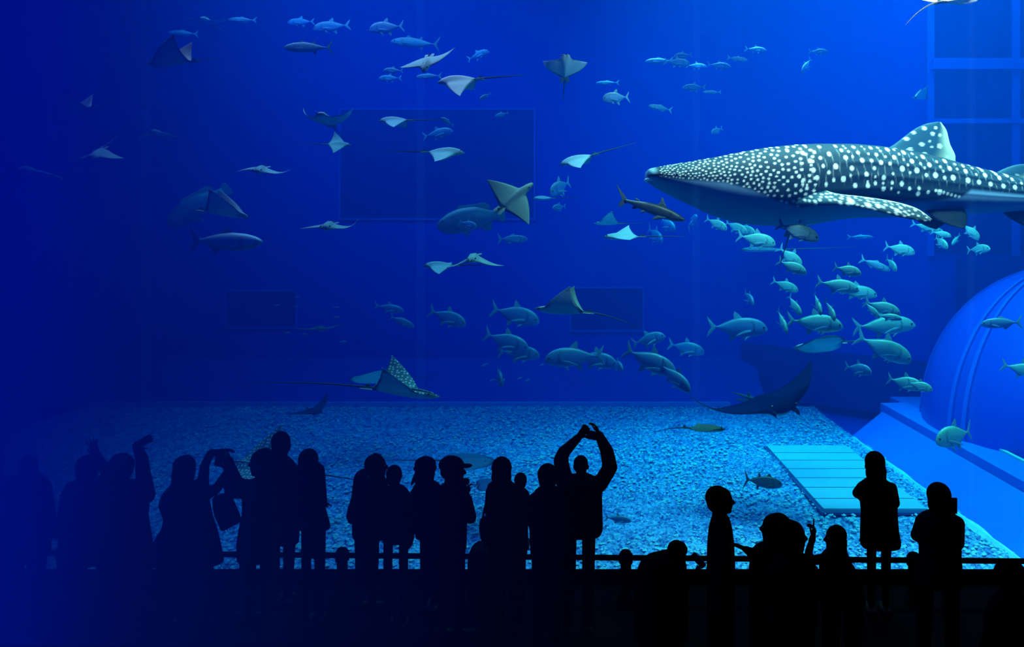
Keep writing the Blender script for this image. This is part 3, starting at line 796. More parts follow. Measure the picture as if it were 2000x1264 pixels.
pt = [(1578, 372, -.58), (1600, 384, -.8), (1640, 391, -1.0), (1685, 401, -1.2), (1714, 414, -1.4), (1733, 433, -1.53)]
fin_grid('pectoral_fin', pl, pt, .055, ps, pale_edge=.12, base=DARK * 1.7)
pl2 = [(1528, 403, -.62), (1545, 425, -.85), (1560, 437, -1.0), (1580, 446, -1.15), (1600, 450, -1.3)]
pt2 = [(1578, 372, -.58), (1600, 400, -.8), (1610, 420, -.95), (1616, 436, -1.1), (1612, 448, -1.28)]
fin_grid('pectoral_fin', pl2, pt2, .055, [], mirror=True, base=DARK * 1.2)
for sg in (False, True):
    fin_grid('pelvic_fin', [(1790, 412, -.25), (1812, 432, -.34), (1840, 444, -.42), (1853, 447, -.45)], [(1868, 405, -.2), (1872, 420, -.26), (1866, 436, -.36), (1857, 446, -.44)], .03, [], mirror=sg, base=DARK * .45, n=20, m=12)
fin_grid('second_dorsal_fin', [(1942, 339, 0), (1965, 328, 0), (1985, 322, 0), (2002, 320, 0)], [(1998, 352, 0), (2018, 350, 0), (2014, 338, 0), (2008, 322, 0)], .04, [(1985, 342, 2)], pale_edge=.5, base=DARK * 2.2, n=24, m=16)
fin_grid('anal_fin', [(1955, 413, 0), (1975, 428, 0), (2000, 441, 0), (2012, 445, 0)], [(2010, 408, 0), (2022, 420, 0), (2020, 434, 0), (2015, 444, 0)], .03, [], base=DARK * .8, n=20, m=12)
fin_grid('tail_fin', [(2165, 378, 0), (2215, 340, 0), (2265, 275, 0), (2300, 225, 0)], [(2205, 388, 0), (2250, 365, 0), (2285, 290, 0), (2306, 228, 0)], .05, [], base=DARK * 1.8, n=30, m=14)
fin_grid('tail_fin', [(2165, 390, 0), (2200, 410, 0), (2235, 445, 0), (2250, 470, 0)], [(2212, 382, 0), (2240, 405, 0), (2252, 440, 0), (2255, 469, 0)], .04, [], base=DARK * 1.4, n=24, m=12)
# pale lower lip curving round the wide mouth, eyes
LV = []; LF = []
for j in range(41):
    t = -1 + 2 * j / 40
    x = 1262.5 + 30 * abs(t) ** 2.6; y = .47 * np.sign(t) * abs(t) ** .9; z = 353 - 1.5 * (1 - abs(t))
    r = .030 * (1 - .6 * abs(t) ** 3)
    c = wpx(x, z, y)
    for i in range(8):
        a_ = 2 * math.pi * i / 8
        LV.append((c[0] + r * math.cos(a_), c[1], c[2] + .8 * r * math.sin(a_)))
    if j: LF += [((j - 1) * 8 + i, (j - 1) * 8 + (i + 1) % 8, j * 8 + (i + 1) % 8, j * 8 + i) for i in range(8)]
LF += [tuple(range(8))[::-1], tuple(range(320, 328))]
lip_m = mat('pale_lip', (.72, .78, .76), .6, .2)
tag(obj('lower_lip', mesh('lower_lip', LV, LF, True), lip_m, shark), 'pale lower lip')
for sg in (-1, 1):
    P, Q = ball(tuple(wpx(1313, 346, sg * .575)), .018)
    obj('eye', mesh('eye', P, Q, True), eye_m, shark)

# ------------------------------------------------------------------ trevally and other fish
G1 = 'trevally school below the whale shark'; G2 = 'large trevally cruising over the rear gravel'; G3 = 'fish high up under the surface'
FL = [
 # kind, x, y, length px, angle on screen, yaw to camera, distance, bend, height, group, label
 ('trevally', 1558, 452, 84, -22, 15, 10.2, 1, 1, G1, 'bright trevally right under the belly of the whale shark'),
 ('trevally', 1477, 468, 76, -13, 10, 14.5, 0, 1, G1, 'darker trevally left of the bright one under the whale shark'),
 ('trevally', 1399, 437, 44, -30, 30, 15.5, 0, 1, G1, 'small fish half hidden by the whale shark belly, nearest its throat'),
 ('trevally', 1437, 444, 46, -28, 30, 16, 1, 1, G1, 'fish peeping out below the whale shark belly, second from its throat'),
 ('trevally', 1456, 449, 36, -30, 50, 16.5, 2, 1, G1, 'fish facing outwards just behind the darker trevally under the belly'),
 ('trevally', 1353, 435, 30, 70, 55, 22, 0, 1, None, 'faint fish between the grey shark nose and the whale shark throat'),
 ('trevally', 1303, 438, 34, -40, 55, 21, 1, 1, None, 'faint fish directly below the head of the grey shark'),
 ('trevally', 1280, 459, 36, -50, 55, 22.5, 0, 1, None, 'ghostly deep fish below and left of the grey shark nose'),
 ('trevally', 1543, 502, 58, -42, 10, 13.6, 0, 1.15, G1, 'upper of two overlapping greenish trevally, mostly hidden behind its mate'),
 ('trevally', 1547, 521, 60, -25, 10, 13, 0, 1, G1, 'lower of two overlapping greenish trevally, in front of its mate'),
 ('trevally', 1533, 558, 54, -22, 10, 15.5, 0, 1, G1, 'dull blue trevally below the overlapping greenish pair'),
 ('trevally', 1757, 487, 58, -13, 10, 13.6, 0, 1.05, G1, 'lone trevally above the school, below the pectoral fin tip of the shark'),
 ('slim_fish', 1709, 517, 62, -22, 5, 13.8, 0, 1.15, G1, 'slender green fish nosing towards an end-on fish'),
 ('trevally', 1741, 516, 24, -80, 60, 15.5, 0, 1, G1, 'narrow end-on fish in front of the slender green fish nose'),
 ('trevally', 1655, 528, 52, -15, 15, 14, 0, 1.1, G1, 'short deep trevally just above the long green pair'),
 ('trevally', 1671, 569, 84, -10, 5, 13.9, 0, .85, G1, 'shadowed trevally behind the nose of the long green one'),
 ('trevally', 1636, 558, 84, -11, 5, 13.1, 0, .92, G1, 'long green-backed trevally in the middle of the school'),
 ('trevally', 1703, 605, 40, -52, 20, 14.2, 0, .8, G1, 'fish tucked behind the tail of the glossy cyan trevally'),
 ('trevally', 1736, 619, 46, -8, 20, 14, 0, .8, G1, 'green-nosed fish under the chin of the glossy cyan trevally'),
 ('trevally', 1723, 601, 72, -19, 8, 13, 0, 1, G1, 'glossy cyan trevally above the two big ones at the right of the school'),
 ('trevally', 1726, 636, 120, 3, 5, 15, 0, .85, G1, 'big dull blue trevally level in the water at the right of the school'),
 ('trevally', 1727, 681, 112, -24, 8, 13.2, 1, 1, G1, 'big shiny trevally heading down, lowest of the large ones'),
 ('trevally', 1591, 631, 110, -6, 5, 13.4, 0, .92, G1, 'big striped-backed trevally at the left of the school above the pale stingray'),
 ('trevally', 1551, 596, 42, -62, 35, 13.5, 1, .9, G1, 'green fish diving nose down above the striped-backed trevally tail'),
 ('trevally', 1597, 593, 42, -86, 40, 12.6, 0, .85, G1, 'narrow fish pointing straight down onto the striped-backed trevally'),
 ('trevally', 1623, 606, 38, -82, 40, 12.5, 2, .95, G1, 'green fish pointing down just above the striped-backed trevally head'),
 ('trevally', 1528, 627, 44, -78, 40, 13.6, 0, .8, G1, 'pale fish pointing down left of the striped-backed trevally'),
 ('trevally', 1463, 582, 22, -70, 65, 16, 0, 1, None, 'single small end-on fish above the level giant trevally'),
 ('trevally', 1440, 640, 118, -1, 4, 15.5, 0, .95, None, 'giant trevally level by the wall corner, alone left of the school'),
 ('trevally', 1676, 721, 40, -8, 45, 14, 0, 1.15, None, 'small square-bodied fish below the school near the shaded wall foot'),
 ('trevally', 1768, 748, 62, -12, 25, 13.8, 0, 1.1, None, 'rear fish of the pale pair in front of the shaded wall foot'),
 ('trevally', 1796, 754, 46, -16, 20, 13.2, 0, 1.1, None, 'front fish of the pale pair, nearest the dome'),
 ('slim_fish', 1956, 631, 74, 184, -12, 14.2, 0, 1.35, None, 'bright fish heading left in front of the dome rib'),
 ('trevally', 1998, 722, 76, -12, 10, 14.0, 1, 1, None, 'trevally leaving the frame at the right edge over the dome'),
 ('trevally', 1866, 852, 88, 188, 14, 13.4, 2, 1.35, None, 'big pale trevally coming forward over the ledge'),
 ('trevally', 1809, 444, 58, -16, 10, 15.8, 0, .8, G1, 'fish left of the dark pelvic fin under the whale shark'),
 ('trevally', 1838, 457, 36, -14, 20, 14.8, 0, .9, G1, 'fish right below the tip of the dark pelvic fin'),
 ('trevally', 1837, 473, 24, -65, 60, 14.8, 1, 1, G1, 'end-on fish with spread fins below the pelvic fin'),
 ('trevally', 1867, 468, 32, 222, 25, 16, 0, .7, G1, 'dull fish slanting down left, right of the end-on one below the pelvic fin'),
 ('trevally', 1896, 452, 44, -48, 10, 14.8, 0, 1.1, G1, 'teal fish slanting down at the right under the whale shark tail'),
 ('trevally', 1911, 487, 24, 10, 62, 15, 0, 1, G1, 'small end-on fish lowest and rightmost under the whale shark tail'),
 ('slim_fish', 1680, 463, 50, 0, 5, 21, 0, .8, None, 'faint dark slim fish beyond the whale shark pectoral fin tip'),
 ('trevally', 760, 602, 62, -10, 10, 18, 0, .75, G2, 'upper of the two dim fish left of the middle trevally row'),
 ('slim_fish', 785, 628, 54, -22, 8, 17, 0, 1.25, G2, 'lower of the two dim fish left of the middle trevally row'),
 ('trevally', 874, 620, 80, -20, 8, 16, 0, 1, G2, 'lone trevally at mid height, leftmost of the large ones'),
 ('trevally', 1006, 615, 100, -14, 6, 15.8, 0, 1, G2, 'trevally whose nose almost touches the winged ray'),
 ('trevally', 988, 667, 96, -17, 8, 15.2, 1, 1, G2, 'trevally with bright dorsal scutes over its darker twin'),
 ('trevally', 1013, 690, 84, -4, 8, 16, 0, 1, G2, 'darker trevally partly covered by the one above it'),
 ('trevally', 976, 735, 30, -60, 62, 15.5, 0, 1.1, G2, 'trevally seen head on below the overlapping pair'),
 ('trevally', 1163, 702, 88, -12, 10, 15.6, 0, 1, G2, 'right-facing trevally behind the bright left-facing one'),
 ('trevally', 1122, 698, 118, 183, 6, 14.6, 0, .95, G2, 'bright left-facing trevally in the centre of the tank'),
 ('trevally', 1206, 713, 22, -30, 65, 15.9, 0, 1, G2, 'head-on fish at the right end of the crossed trevally pair'),
 ('trevally', 1266, 664, 68, 17, 15, 15.8, 1, 1, G2, 'trevally tilted nose up above the bright diving one'),
 ('trevally', 1270, 706, 112, -25, 8, 14.2, 0, 1, G2, 'bright trevally diving right with raised sickle tail'),
 ('trevally', 1318, 737, 76, -42, 25, 13.8, 0, .95, G2, 'trevally diving steeply in front of the bright one'),
 ('trevally', 1340, 680, 72, -12, 10, 17.5, 0, 1, G2, 'dim trevally right of the diving pair'),
 ('trevally', 914, 438, 38, -15, 15, 16, 0, 1, None, 'small fish in front of the big grouper cheek'),
 ('slim_fish', 1001, 467, 60, 0, 6, 17.5, 0, 1.3, None, 'plain slim fish below the belly-up ray and the grouper'),
 ('trevally', 1094, 366, 46, 215, 50, 16, 0, 1.1, None, 'fish with spread fins facing down left beside the belly-up ray'),
 ('trevally', 1092, 405, 26, 190, 50, 18, 0, .9, None, 'small faint fish below the one with spread fins'),
 ('trevally', 1203, 191, 54, 185, 10, 14.2, 0, 1.15, None, 'shiny deep fish heading left below the raised-wing ray'),
 ('slim_fish', 1290, 211, 48, 170, 8, 16.5, 0, 1.1, None, 'dull slim fish right of the shiny deep fish'),
 ('slim_fish', 1288, 119, 56, 183, 5, 20, 0, 1, G3, 'faint slim fish at the left end of the upper group'),
 ('trevally', 1334, 109, 38, 190, 15, 18, 0, .9, G3, 'fish with bright back at the top of the upper group'),
 ('trevally', 1322, 122, 50, -8, 10, 17, 0, .9, G3, 'fish facing right below the bright-backed one in the upper group'),
 ('trevally', 1360, 129, 40, -6, 10, 21, 0, .8, G3, 'faintest fish in the middle of the upper group'),
 ('trevally', 1404, 128, 46, -8, 10, 19, 0, .8, G3, 'dim fish right of the middle of the upper group'),
 ('slim_fish', 1440, 115, 40, -10, 10, 17, 0, 1.1, G3, 'pale fish at the right end of the upper group'),
 ('trevally', 1476, 97, 42, -8, 10, 20, 0, .8, G3, 'dark fish with forked tail just left of the wall corner'),
 ('trevally', 1356, 171, 48, 183, 8, 18, 0, .8, G3, 'fish with pale nose left of the glinting one'),
 ('slim_fish', 1391, 180, 38, 182, 12, 17, 0, .8, G3, 'small glinting fish below the upper group'),
 ('trevally', 1400, 255, 28, 205, 30, 17, 0, 1, None, 'lone small fish above the whale shark forehead'),
 ('trevally', 1598, 101, 36, -4, 10, 19, 0, .9, None, 'small dark fish high over the whale shark back'),
 ('trevally', 1575, 128, 38, 235, 20, 20, 0, .9, None, 'faint upright fish below the small dark fish high up'),
 ('slim_fish', 1187, 162, 46, 182, 5, 21, 0, .9, None, 'very faint fish above the shiny deep fish'),
 ('trevally', 948, 188, 26, 215, 25, 16.5, 0, .8, None, 'tiny pale fish right of the hanging-wing ray tail'),
 ('trevally', 980, 224, 28, 200, 20, 18.5, 0, .8, None, 'tiny dim fish by the right edge of the far window'),
 ('trevally', 874, 238, 24, 150, 45, 15.5, 0, .8, None, 'small bright fish coming forward between the pale rays'),
 ('trevally', 855, 261, 62, 10, 8, 18.5, 0, .85, None, 'dim deep fish between two pale rays in the far window'),
 ('trevally', 934, 108, 46, 18, 15, 21, 0, .9, None, 'very faint fish right of the gliding ray wing tip'),
 ('tuna', 603, 93, 96, 181, 5, 16, 0, 1, None, 'long tuna with raised tail in the upper left water'),
 ('trevally', 755, 54, 68, 187, 6, 18, 0, 1, None, 'pale trevally in the upper water right of the long tuna'),
 ('trevally', 648, 52, 72, 187, 6, 20, 0, .85, None, 'faint trevally above the long tuna'),
 ('trevally', 588, 43, 52, 184, 6, 22, 0, .8, None, 'faintest fish above the long tuna head'),
 ('tuna', 812, 84, 96, 177, 5, 21, 0, .95, None, 'faint tuna above the gliding ray'),
 ('trevally', 768, 138, 38, 182, 10, 18, 0, .85, None, 'small fish touching the left wing tip of the gliding ray'),
 ('trevally', 762, 153, 44, 183, 10, 20, 0, .8, None, 'dim fish just below the one at the gliding ray wing tip'),
 ('slim_fish', 838, 149, 50, 184, 8, 19, 0, 1, None, 'dim fish left of the hanging-wing ray head'),
 ('slim_fish', 474, 39, 54, 180, 5, 20, 0, .9, None, 'faint streak of a fish near the top left'),
 ('slim_fish', 358, 65, 58, 178, 5, 21, 0, .9, None, 'very faint fish above the dark upright wing'),
 ('trevally', 1207, 1014, 52, -4, 10, 13.5, 0, .8, None, 'pale fish low over the gravel beside the tall raised arms'),
]
for kind, x, y, Lp, an, yw, D, bd, tall, grp, lab in FL:
    if grp == G1 and D < 14: D += 1.3
    if kind == 'trevally' and (grp == G1 or x > 1740): kind = 'green_trevally'
    put_fish(kind, x, y, Lp, an, yw, D, lab, 'fish', grp, bd, tall)
put_fish('tuna', 1490, 941, 76, -6, 6, 12.4, 'dark-tailed amberjack over the gravel left of the slatted platform', 'fish', bend=0, tall=1.5, name='amberjack')
put_fish('cobia', 441, 470, 148, 0, 6, 12.8, 'large pale cobia heading right in the left water', 'fish', tall=1.25)
put_fish('grouper', 920, 428, 132, 190, 8, 17.5, 'big dim grouper behind the belly-up ray', 'fish', tall=1.1)
put_fish('grouper', 388, 402, 130, 215, 15, 20, 'faint bulky grouper behind the raised-wing manta', 'fish')
put_fish('reef_shark', 1268, 407, 146, -19, 12, 11.6, 'small grey hammerhead shark under the throat of the whale shark', 'shark', bend=1, name='hammerhead_shark')
TG = 'tiny pale fish in the dim left water'
for x, y, Lp in ((540, 597, 17), (578, 581, 15), (577, 599, 15), (655, 601, 18), (655, 620, 18), (668, 668, 20), (594, 653, 14), (560, 650, 16)):
    put_fish('slim_fish', x, y, Lp, 3, 10, 17, 'tiny pale fish drifting in the dim water far left of centre', 'fish', TG, parts=False)
DG = 'tiny dark fish behind the trevally'
for x, y, Lp in ((948, 712, 16), (962, 742, 13), (1017, 738, 14), (1032, 742, 14), (1060, 712, 12)):
    put_fish('slim_fish', x, y, Lp, 200, 30, 22, 'tiny dark fish far behind the large trevally', 'fish', DG, parts=False)

# ------------------------------------------------------------------ rays
UP2, FLAT = (20, 70, 80), (0, 0, 0)
OL, DK, PK = (.20, .25, .21), (.06, .07, .08), (.32, .30, .29)
put_ray('manta', 334, 124, 118, 13.5, 176, (25, 62, 80), (25, 60, 75), 'dark ray with upright pointed wing, highest on the left', top=PK, pitch=-4, xs=1.45)
put_ray('manta', 140, 222, 108, 14.5, 174, (22, 55, 75), (22, 50, 65), 'dim ray with upright wing at the far left', top=PK, pitch=-14, xs=1.6)
put_ray('manta', 440, 418, 112, 13.2, 8, (28, 60, 75), (25, 55, 75), 'ray with two raised wings above the large cobia', top=PK, pitch=-8, xs=1.5)
put_ray('cownose', 308, 262, 84, 17, -80, (8, -10, -25), (10, -14, -30), 'faint ray with drooping wings between two dark rays', pitch=6)
put_ray('cownose', 190, 299, 92, 14.5, -88, (-10, -25, -15), (-10, -25, -8), 'pale humped ray at the left, below the dim upright-winged one', pitch=-30, top=(.30, .30, .30))
put_ray('cownose', 58, 335, 125, 16.5, -80, (5, -15, -30), (0, 0, 10), 'very dim ray at the far left edge')
put_ray('cownose', 510, 331, 108, 14.2, -84, (-20, -10, 30), (12, -10, -25), 'ray gliding head on with one wing tip curled up, left of the far window', pitch=-14, top=(.3, .34, .32), tail=.12)
put_ray('cownose', 636, 234, 125, 14.2, -90, (-12, 25, 75), (-12, 25, 75), 'ray facing us with both wings curled up like a bowl', pitch=10)
put_ray('cownose', 660, 283, 80, 16.5, 15, (20, 50, 70), (-20, -30, -40), 'small dim ray heading right below the bowl-shaped one')
put_ray('eagle', 834, 122, 122, 13.6, -88, (-6, 14, 26), (6, -8, -10), 'wide pale ray gliding across the top with wings outspread', pitch=-34, roll=12, top=(.22, .32, .30), tail=.12)
put_ray('cownose', 897, 158, 140, 13, 174, (-20, -42, -40), (-10, -10, 10), 'white-backed ray with its near wing hanging down', top=(.50, .58, .60), pitch=-3)
put_ray('cownose', 1104, 132, 112, 13.2, -86, (4, 22, 70), (4, 22, 80), 'ray climbing towards us, belly and thin tail showing', pitch=34, tail=.62)
put_ray('cownose', 772, 236, 104, 14.4, 178, (-14, -26, -20), (-5, -10, -15), 'small pale humped ray heading left at the far window top', top=(.2, .34, .38))
put_ray('cownose', 868, 298, 128, 13.4, 4, (-5, -10, -15), (-14, -26, -20), 'pale ray heading right inside the far window', top=(.30, .44, .46))
put_ray('cownose', 1128, 312, 120, 13.4, 168, (-16, -28, -25), (-10, -5, 0), 'pale-backed ray sloping down right of the far window', pitch=-14, top=(.26, .38, .42))
put_ray('eagle', 1003, 388, 128, 12.6, 25, (10, 40, 70), (-15, -20, -10), 'belly-up ray with one pointed wing raised over the grouper', pitch=38, roll=38, tail=.2)
put_ray('cownose', 643, 441, 122, 13.4, -86, (-16, 0, 62), (-2, -8, -12), 'ray facing us with one long wing tip swept up, under the far window', pitch=-10, top=(.26, .32, .28), tail=.12)
put_ray('cownose', 925, 503, 122, 13, -92, (-24, -22, -4), (-22, -26, -12), 'humped ray with drooping wings in mid water', pitch=-9, top=(.30, .36, .31), tail=.12)
put_ray('cownose', 860, 519, 108, 13.3, 176, (-10, -18, -15), (0, 5, 10), 'pale ray just left of and below the humped one', top=(.2, .34, .38))
put_ray('cownose', 1097, 608, 122, 12.4, 172, (24, 66, 84), (20, 60, 80), 'olive ray with both wings straight up and long thin tail', pitch=3, tail=.62, droop=-.2, top=OL, xs=1.45)
put_ray('cownose', 1187, 437, 64, 17, 178, (22, 55, 70), (25, 60, 75), 'dim small ray with raised wings above the bright one', xs=1.4)
put_ray('cownose', 1217, 463, 100, 13, 178, (-6, -8, -4), (8, 30, 45), 'bright cyan-backed ray heading left below the small dim ray', top=(.16, .34, .40), xs=1.25)
put_ray('eagle', 778, 766, 158, 12.2, 4, (25, 58, 74), (18, 46, 62), 'spotted eagle ray with wings up trailing a very long tail', pitch=-8, tail=1.25, droop=-.16, top=(.12, .20, .18), spotted=True, xs=1.3)
put_ray('eagle', 494, 915, 190, 12.4, 165, (-10, -20, -20), (35, 58, 66), 'spotted ray wing rising behind the crowd at the left', tail=1.1, droop=-.05, top=(.16, .22, .19), spotted=True)
put_ray('manta', 1500, 792, 300, 15.5, -76, (12, 28, 48), (-6, -2, 45), 'large dark manta sweeping over the rear gravel', roll=3, pitch=3, top=(.004, .008, .03), bot=(.45, .5, .52))  # shade lying on this manta is put into its top colour
put_ray('cownose', 1376, 838, 112, 12.2, -8, (0, 8, 20), (-2, -4, 0), 'olive-backed ray skimming the gravel in front of the manta', tail=.55, droop=-.1, top=(.06, .12, .07), roll=-10, xs=1.15)
put_ray('sting', 1597, 674, 112, 15, 174, (5, 25, 45), (-22, -28, -20), 'pale round stingray under the striped-backed trevally', tail=.8, top=(.28, .34, .34), pitch=-6)
put_ray('eagle', 1868, 2, 150, 11.2, 20, (10, 20, 25), (-5, -10, -10), 'ray cut off by the top edge, its tail trailing left', pitch=10, tail=.65, droop=-.25, top=(.26, .24, .15))
put_ray('sting', 918, 901, 120, 15.5, 6, (0, 0, 0), (0, 0, 0), 'broad flat ray lying low over the gravel behind the capped man', tail=1.2, top=(.06, .13, .20), pitch=-2)
put_ray('sting', 965, 946, 80, 14.6, 10, (0, 0, 0), (0, 0, 0), 'flat dim ray between the capped man and the bobbed hair', tail=.6, top=(.04, .08, .17))
put_ray('manta', 625, 642, 90, 20, -60, (0, 5, 20), (0, 0, 10), 'dim dark ray far back at the left of the far wall foot', top=DK)
put_ray('manta', 612, 804, 100, 19, -50, (15, 40, 55), (0, 5, 10), 'dark ray hugging the rear edge of the gravel', top=(.02, .03, .05), roll=4)
put_ray('sting', 724, 740, 100, 19.5, 172, (0, 0, 0), (0, 10, 20), 'ghostly ray behind the spotted eagle ray', tail=1.0, droop=.1, top=(.2, .24, .24))
put_ray('sting', 1490, 488, 110, 19, 180, (0, 0, 0), (0, 0, 0), 'dim flat ray behind the darker trevally, tail reaching right', tail=1.3, droop=.05, top=(.05, .08, .12))
put_ray('eagle', 1552, 425, 130, 13.6, -80, (0, 8, 12), (0, 8, 12), 'ray hidden behind the whale shark belly, tail hanging down', pitch=55, tail=.85, top=DK)
put_ray('manta', 1797, 192, 56, 20, 178, (20, 60, 75), (20, 55, 70), 'faint ray beside the barred window', top=DK)
put_ray('cownose', 1062, 388, 70, 17, 172, (0, -5, -5), (0, 0, 5), 'faint flat ray under the belly-up ray wing', top=(.25, .3, .3))
put_ray('cownose', 405, 42, 84, 20, -88, (-10, 10, 40), (-10, 10, 40), 'faint bowl-shaped ray near the top left')

# ------------------------------------------------------------------ people
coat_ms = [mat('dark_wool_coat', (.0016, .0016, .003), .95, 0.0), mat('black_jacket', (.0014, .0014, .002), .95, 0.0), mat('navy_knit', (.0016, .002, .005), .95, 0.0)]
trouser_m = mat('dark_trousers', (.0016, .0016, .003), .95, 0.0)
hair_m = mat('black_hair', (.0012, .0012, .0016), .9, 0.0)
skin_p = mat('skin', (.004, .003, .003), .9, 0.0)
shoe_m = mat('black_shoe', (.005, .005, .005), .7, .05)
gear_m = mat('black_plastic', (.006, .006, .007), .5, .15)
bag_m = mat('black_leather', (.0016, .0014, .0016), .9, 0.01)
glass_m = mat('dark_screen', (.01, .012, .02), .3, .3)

def capsule(a, b, ra, rb, n=12):
    a, b = np.array(a, float), np.array(b, float); d = b - a; L = np.linalg.norm(d)
    if L < 1e-6: d = np.array([0, 0, 1.]); L = 1e-6
    z = d / max(L, 1e-6); x = np.cross(z, [0.3, 1, .2]); x /= np.linalg.norm(x); y = np.cross(z, x)
    V = []; rings = 0
    for t in (-90, -60, -30, 0): e = math.radians(t); V.append((a + z * ra * math.sin(e), max(ra * math.cos(e), 1e-4)))
    for t in (0, 30, 60, 90): e = math.radians(t); V.append((b + z * rb * math.sin(e), max(rb * math.cos(e), 1e-4)))
    P = []; Fc = []
    for c, r in V: P += [c + r * (math.cos(2 * math.pi * i / n) * x + math.sin(2 * math.pi * i / n) * y) for i in range(n)]
    for j in range(len(V) - 1): Fc += [(j * n + i, j * n + (i + 1) % n, (j + 1) * n + (i + 1) % n, (j + 1) * n + i) for i in range(n)]
    Fc += [tuple(range(n))[::-1], tuple(range((len(V) - 1) * n, len(V) * n))]
    return np.array(P), Fc

def ellip(c, r, yaw=0.0, tilt=0.0):
    P, Fc = ball((0, 0, 0), 1.0, 18, 12)
    P = P * np.array(r)
    ct, st = math.cos(tilt), math.sin(tilt); P = np.stack([P[:, 0] * ct + P[:, 2] * st, P[:, 1], -P[:, 0] * st + P[:, 2] * ct], -1)
    cy, sy = math.cos(yaw), math.sin(yaw); P = np.stack([P[:, 0] * cy - P[:, 1] * sy, P[:, 0] * sy + P[:, 1] * cy, P[:, 2]], -1)
    return P + np.array(c), Fc

def slices(sl, n=24, ex=.85):
    """closed solid from horizontal slices (cx, cy, z, half width, half depth)"""
    V = []; Fc = []
    for cx, cy, z, w, d in sl:
        for i in range(n):
            a = 2 * math.pi * i / n; c, s = math.cos(a), math.sin(a)
            V.append((cx + w * math.copysign(abs(c) ** ex, c), cy + d * math.copysign(abs(s) ** ex, s), z))
    for j in range(len(sl) - 1): Fc += [(j * n + i, (j + 1) * n + i, (j + 1) * n + (i + 1) % n, j * n + (i + 1) % n) for i in range(n)]
    Fc += [tuple(range(n)), tuple(range((len(sl) - 1) * n, len(sl) * n))[::-1]]
    return np.array(V), Fc

WORK = bpy.data.scenes.new('workbench')            # scratch scene for skinning, removed again below
def fuse(name, prims, voxel, material, parent, smooth=2):
    """one continuous skin round overlapping solids"""
    V = []; Fc = []; o = 0
    for P, q in prims:
        V.append(P); Fc += [tuple(i + o for i in f) for f in q]; o += len(P)
    me = mesh(name, np.concatenate(V), Fc)
    t = bpy.data.objects.new(name, me); WORK.collection.objects.link(t)
    md = t.modifiers.new('r', 'REMESH'); md.mode = 'VOXEL'; md.voxel_size = voxel; md.use_smooth_shade = True
    if smooth: ms = t.modifiers.new('s', 'SMOOTH'); ms.iterations = smooth; ms.factor = .5
    with bpy.context.temp_override(scene=WORK, view_layer=WORK.view_layers[0]):
        dg = bpy.context.evaluated_depsgraph_get()
        out = bpy.data.meshes.new_from_object(t.evaluated_get(dg))
    bpy.data.objects.remove(t); bpy.data.meshes.remove(me)
    out.name = name; out.materials.clear()
    out.polygons.foreach_set('use_smooth', [True] * len(out.polygons))
    return obj(name, out, material, parent)

def hand(wrist, d, palm_n, s=1.0, curl=25, spread=9, side=1, point=False):
    """palm, four bent fingers of unequal length and a thumb leaving the side of the palm"""
    d = np.array(d, float); d /= np.linalg.norm(d); pn = np.array(palm_n, float); pn -= d * pn.dot(d); pn /= np.linalg.norm(pn)
    x = np.cross(d, pn) * side
    w = np.array(wrist, float); out = []
    for k in (-.028, -.009, .010, .028): out.append(capsule(w + s * (.015 * d + k * .75 * x), w + s * (.085 * d + k * x), .014 * s, .012 * s, 8))
    for i, (k, ln) in enumerate(((-.030, .070), (-.010, .082), (.011, .076), (.030, .058))):
        base = w + s * (.088 * d + k * x); a0 = math.radians(spread * (i - 1.5))
        dr = d * math.cos(a0) + x * math.sin(a0)
        c = curl if not (point and i != 0) else 75
        c = 6 if (point and i == 0) else c
        p = base; an = 0.0
        for seg, r in ((.45, .0098), (.32, .009), (.25, .008)):
            an += math.radians(c * .6)
            q = p + s * ln * seg * (dr * math.cos(an) + pn * math.sin(an)); out.append(capsule(p, q, r * s, r * s * .92, 8)); p = q
    tb = w + s * (.03 * d - .030 * x); td = d * .62 - x * .72 + pn * .25; td /= np.linalg.norm(td)
    m_ = tb + s * .038 * td; out.append(capsule(tb, m_, .013 * s, .0105 * s, 8)); out.append(capsule(m_, m_ + s * .03 * (td * .8 + d * .5), .0105 * s, .0085 * s, 8))
    return out

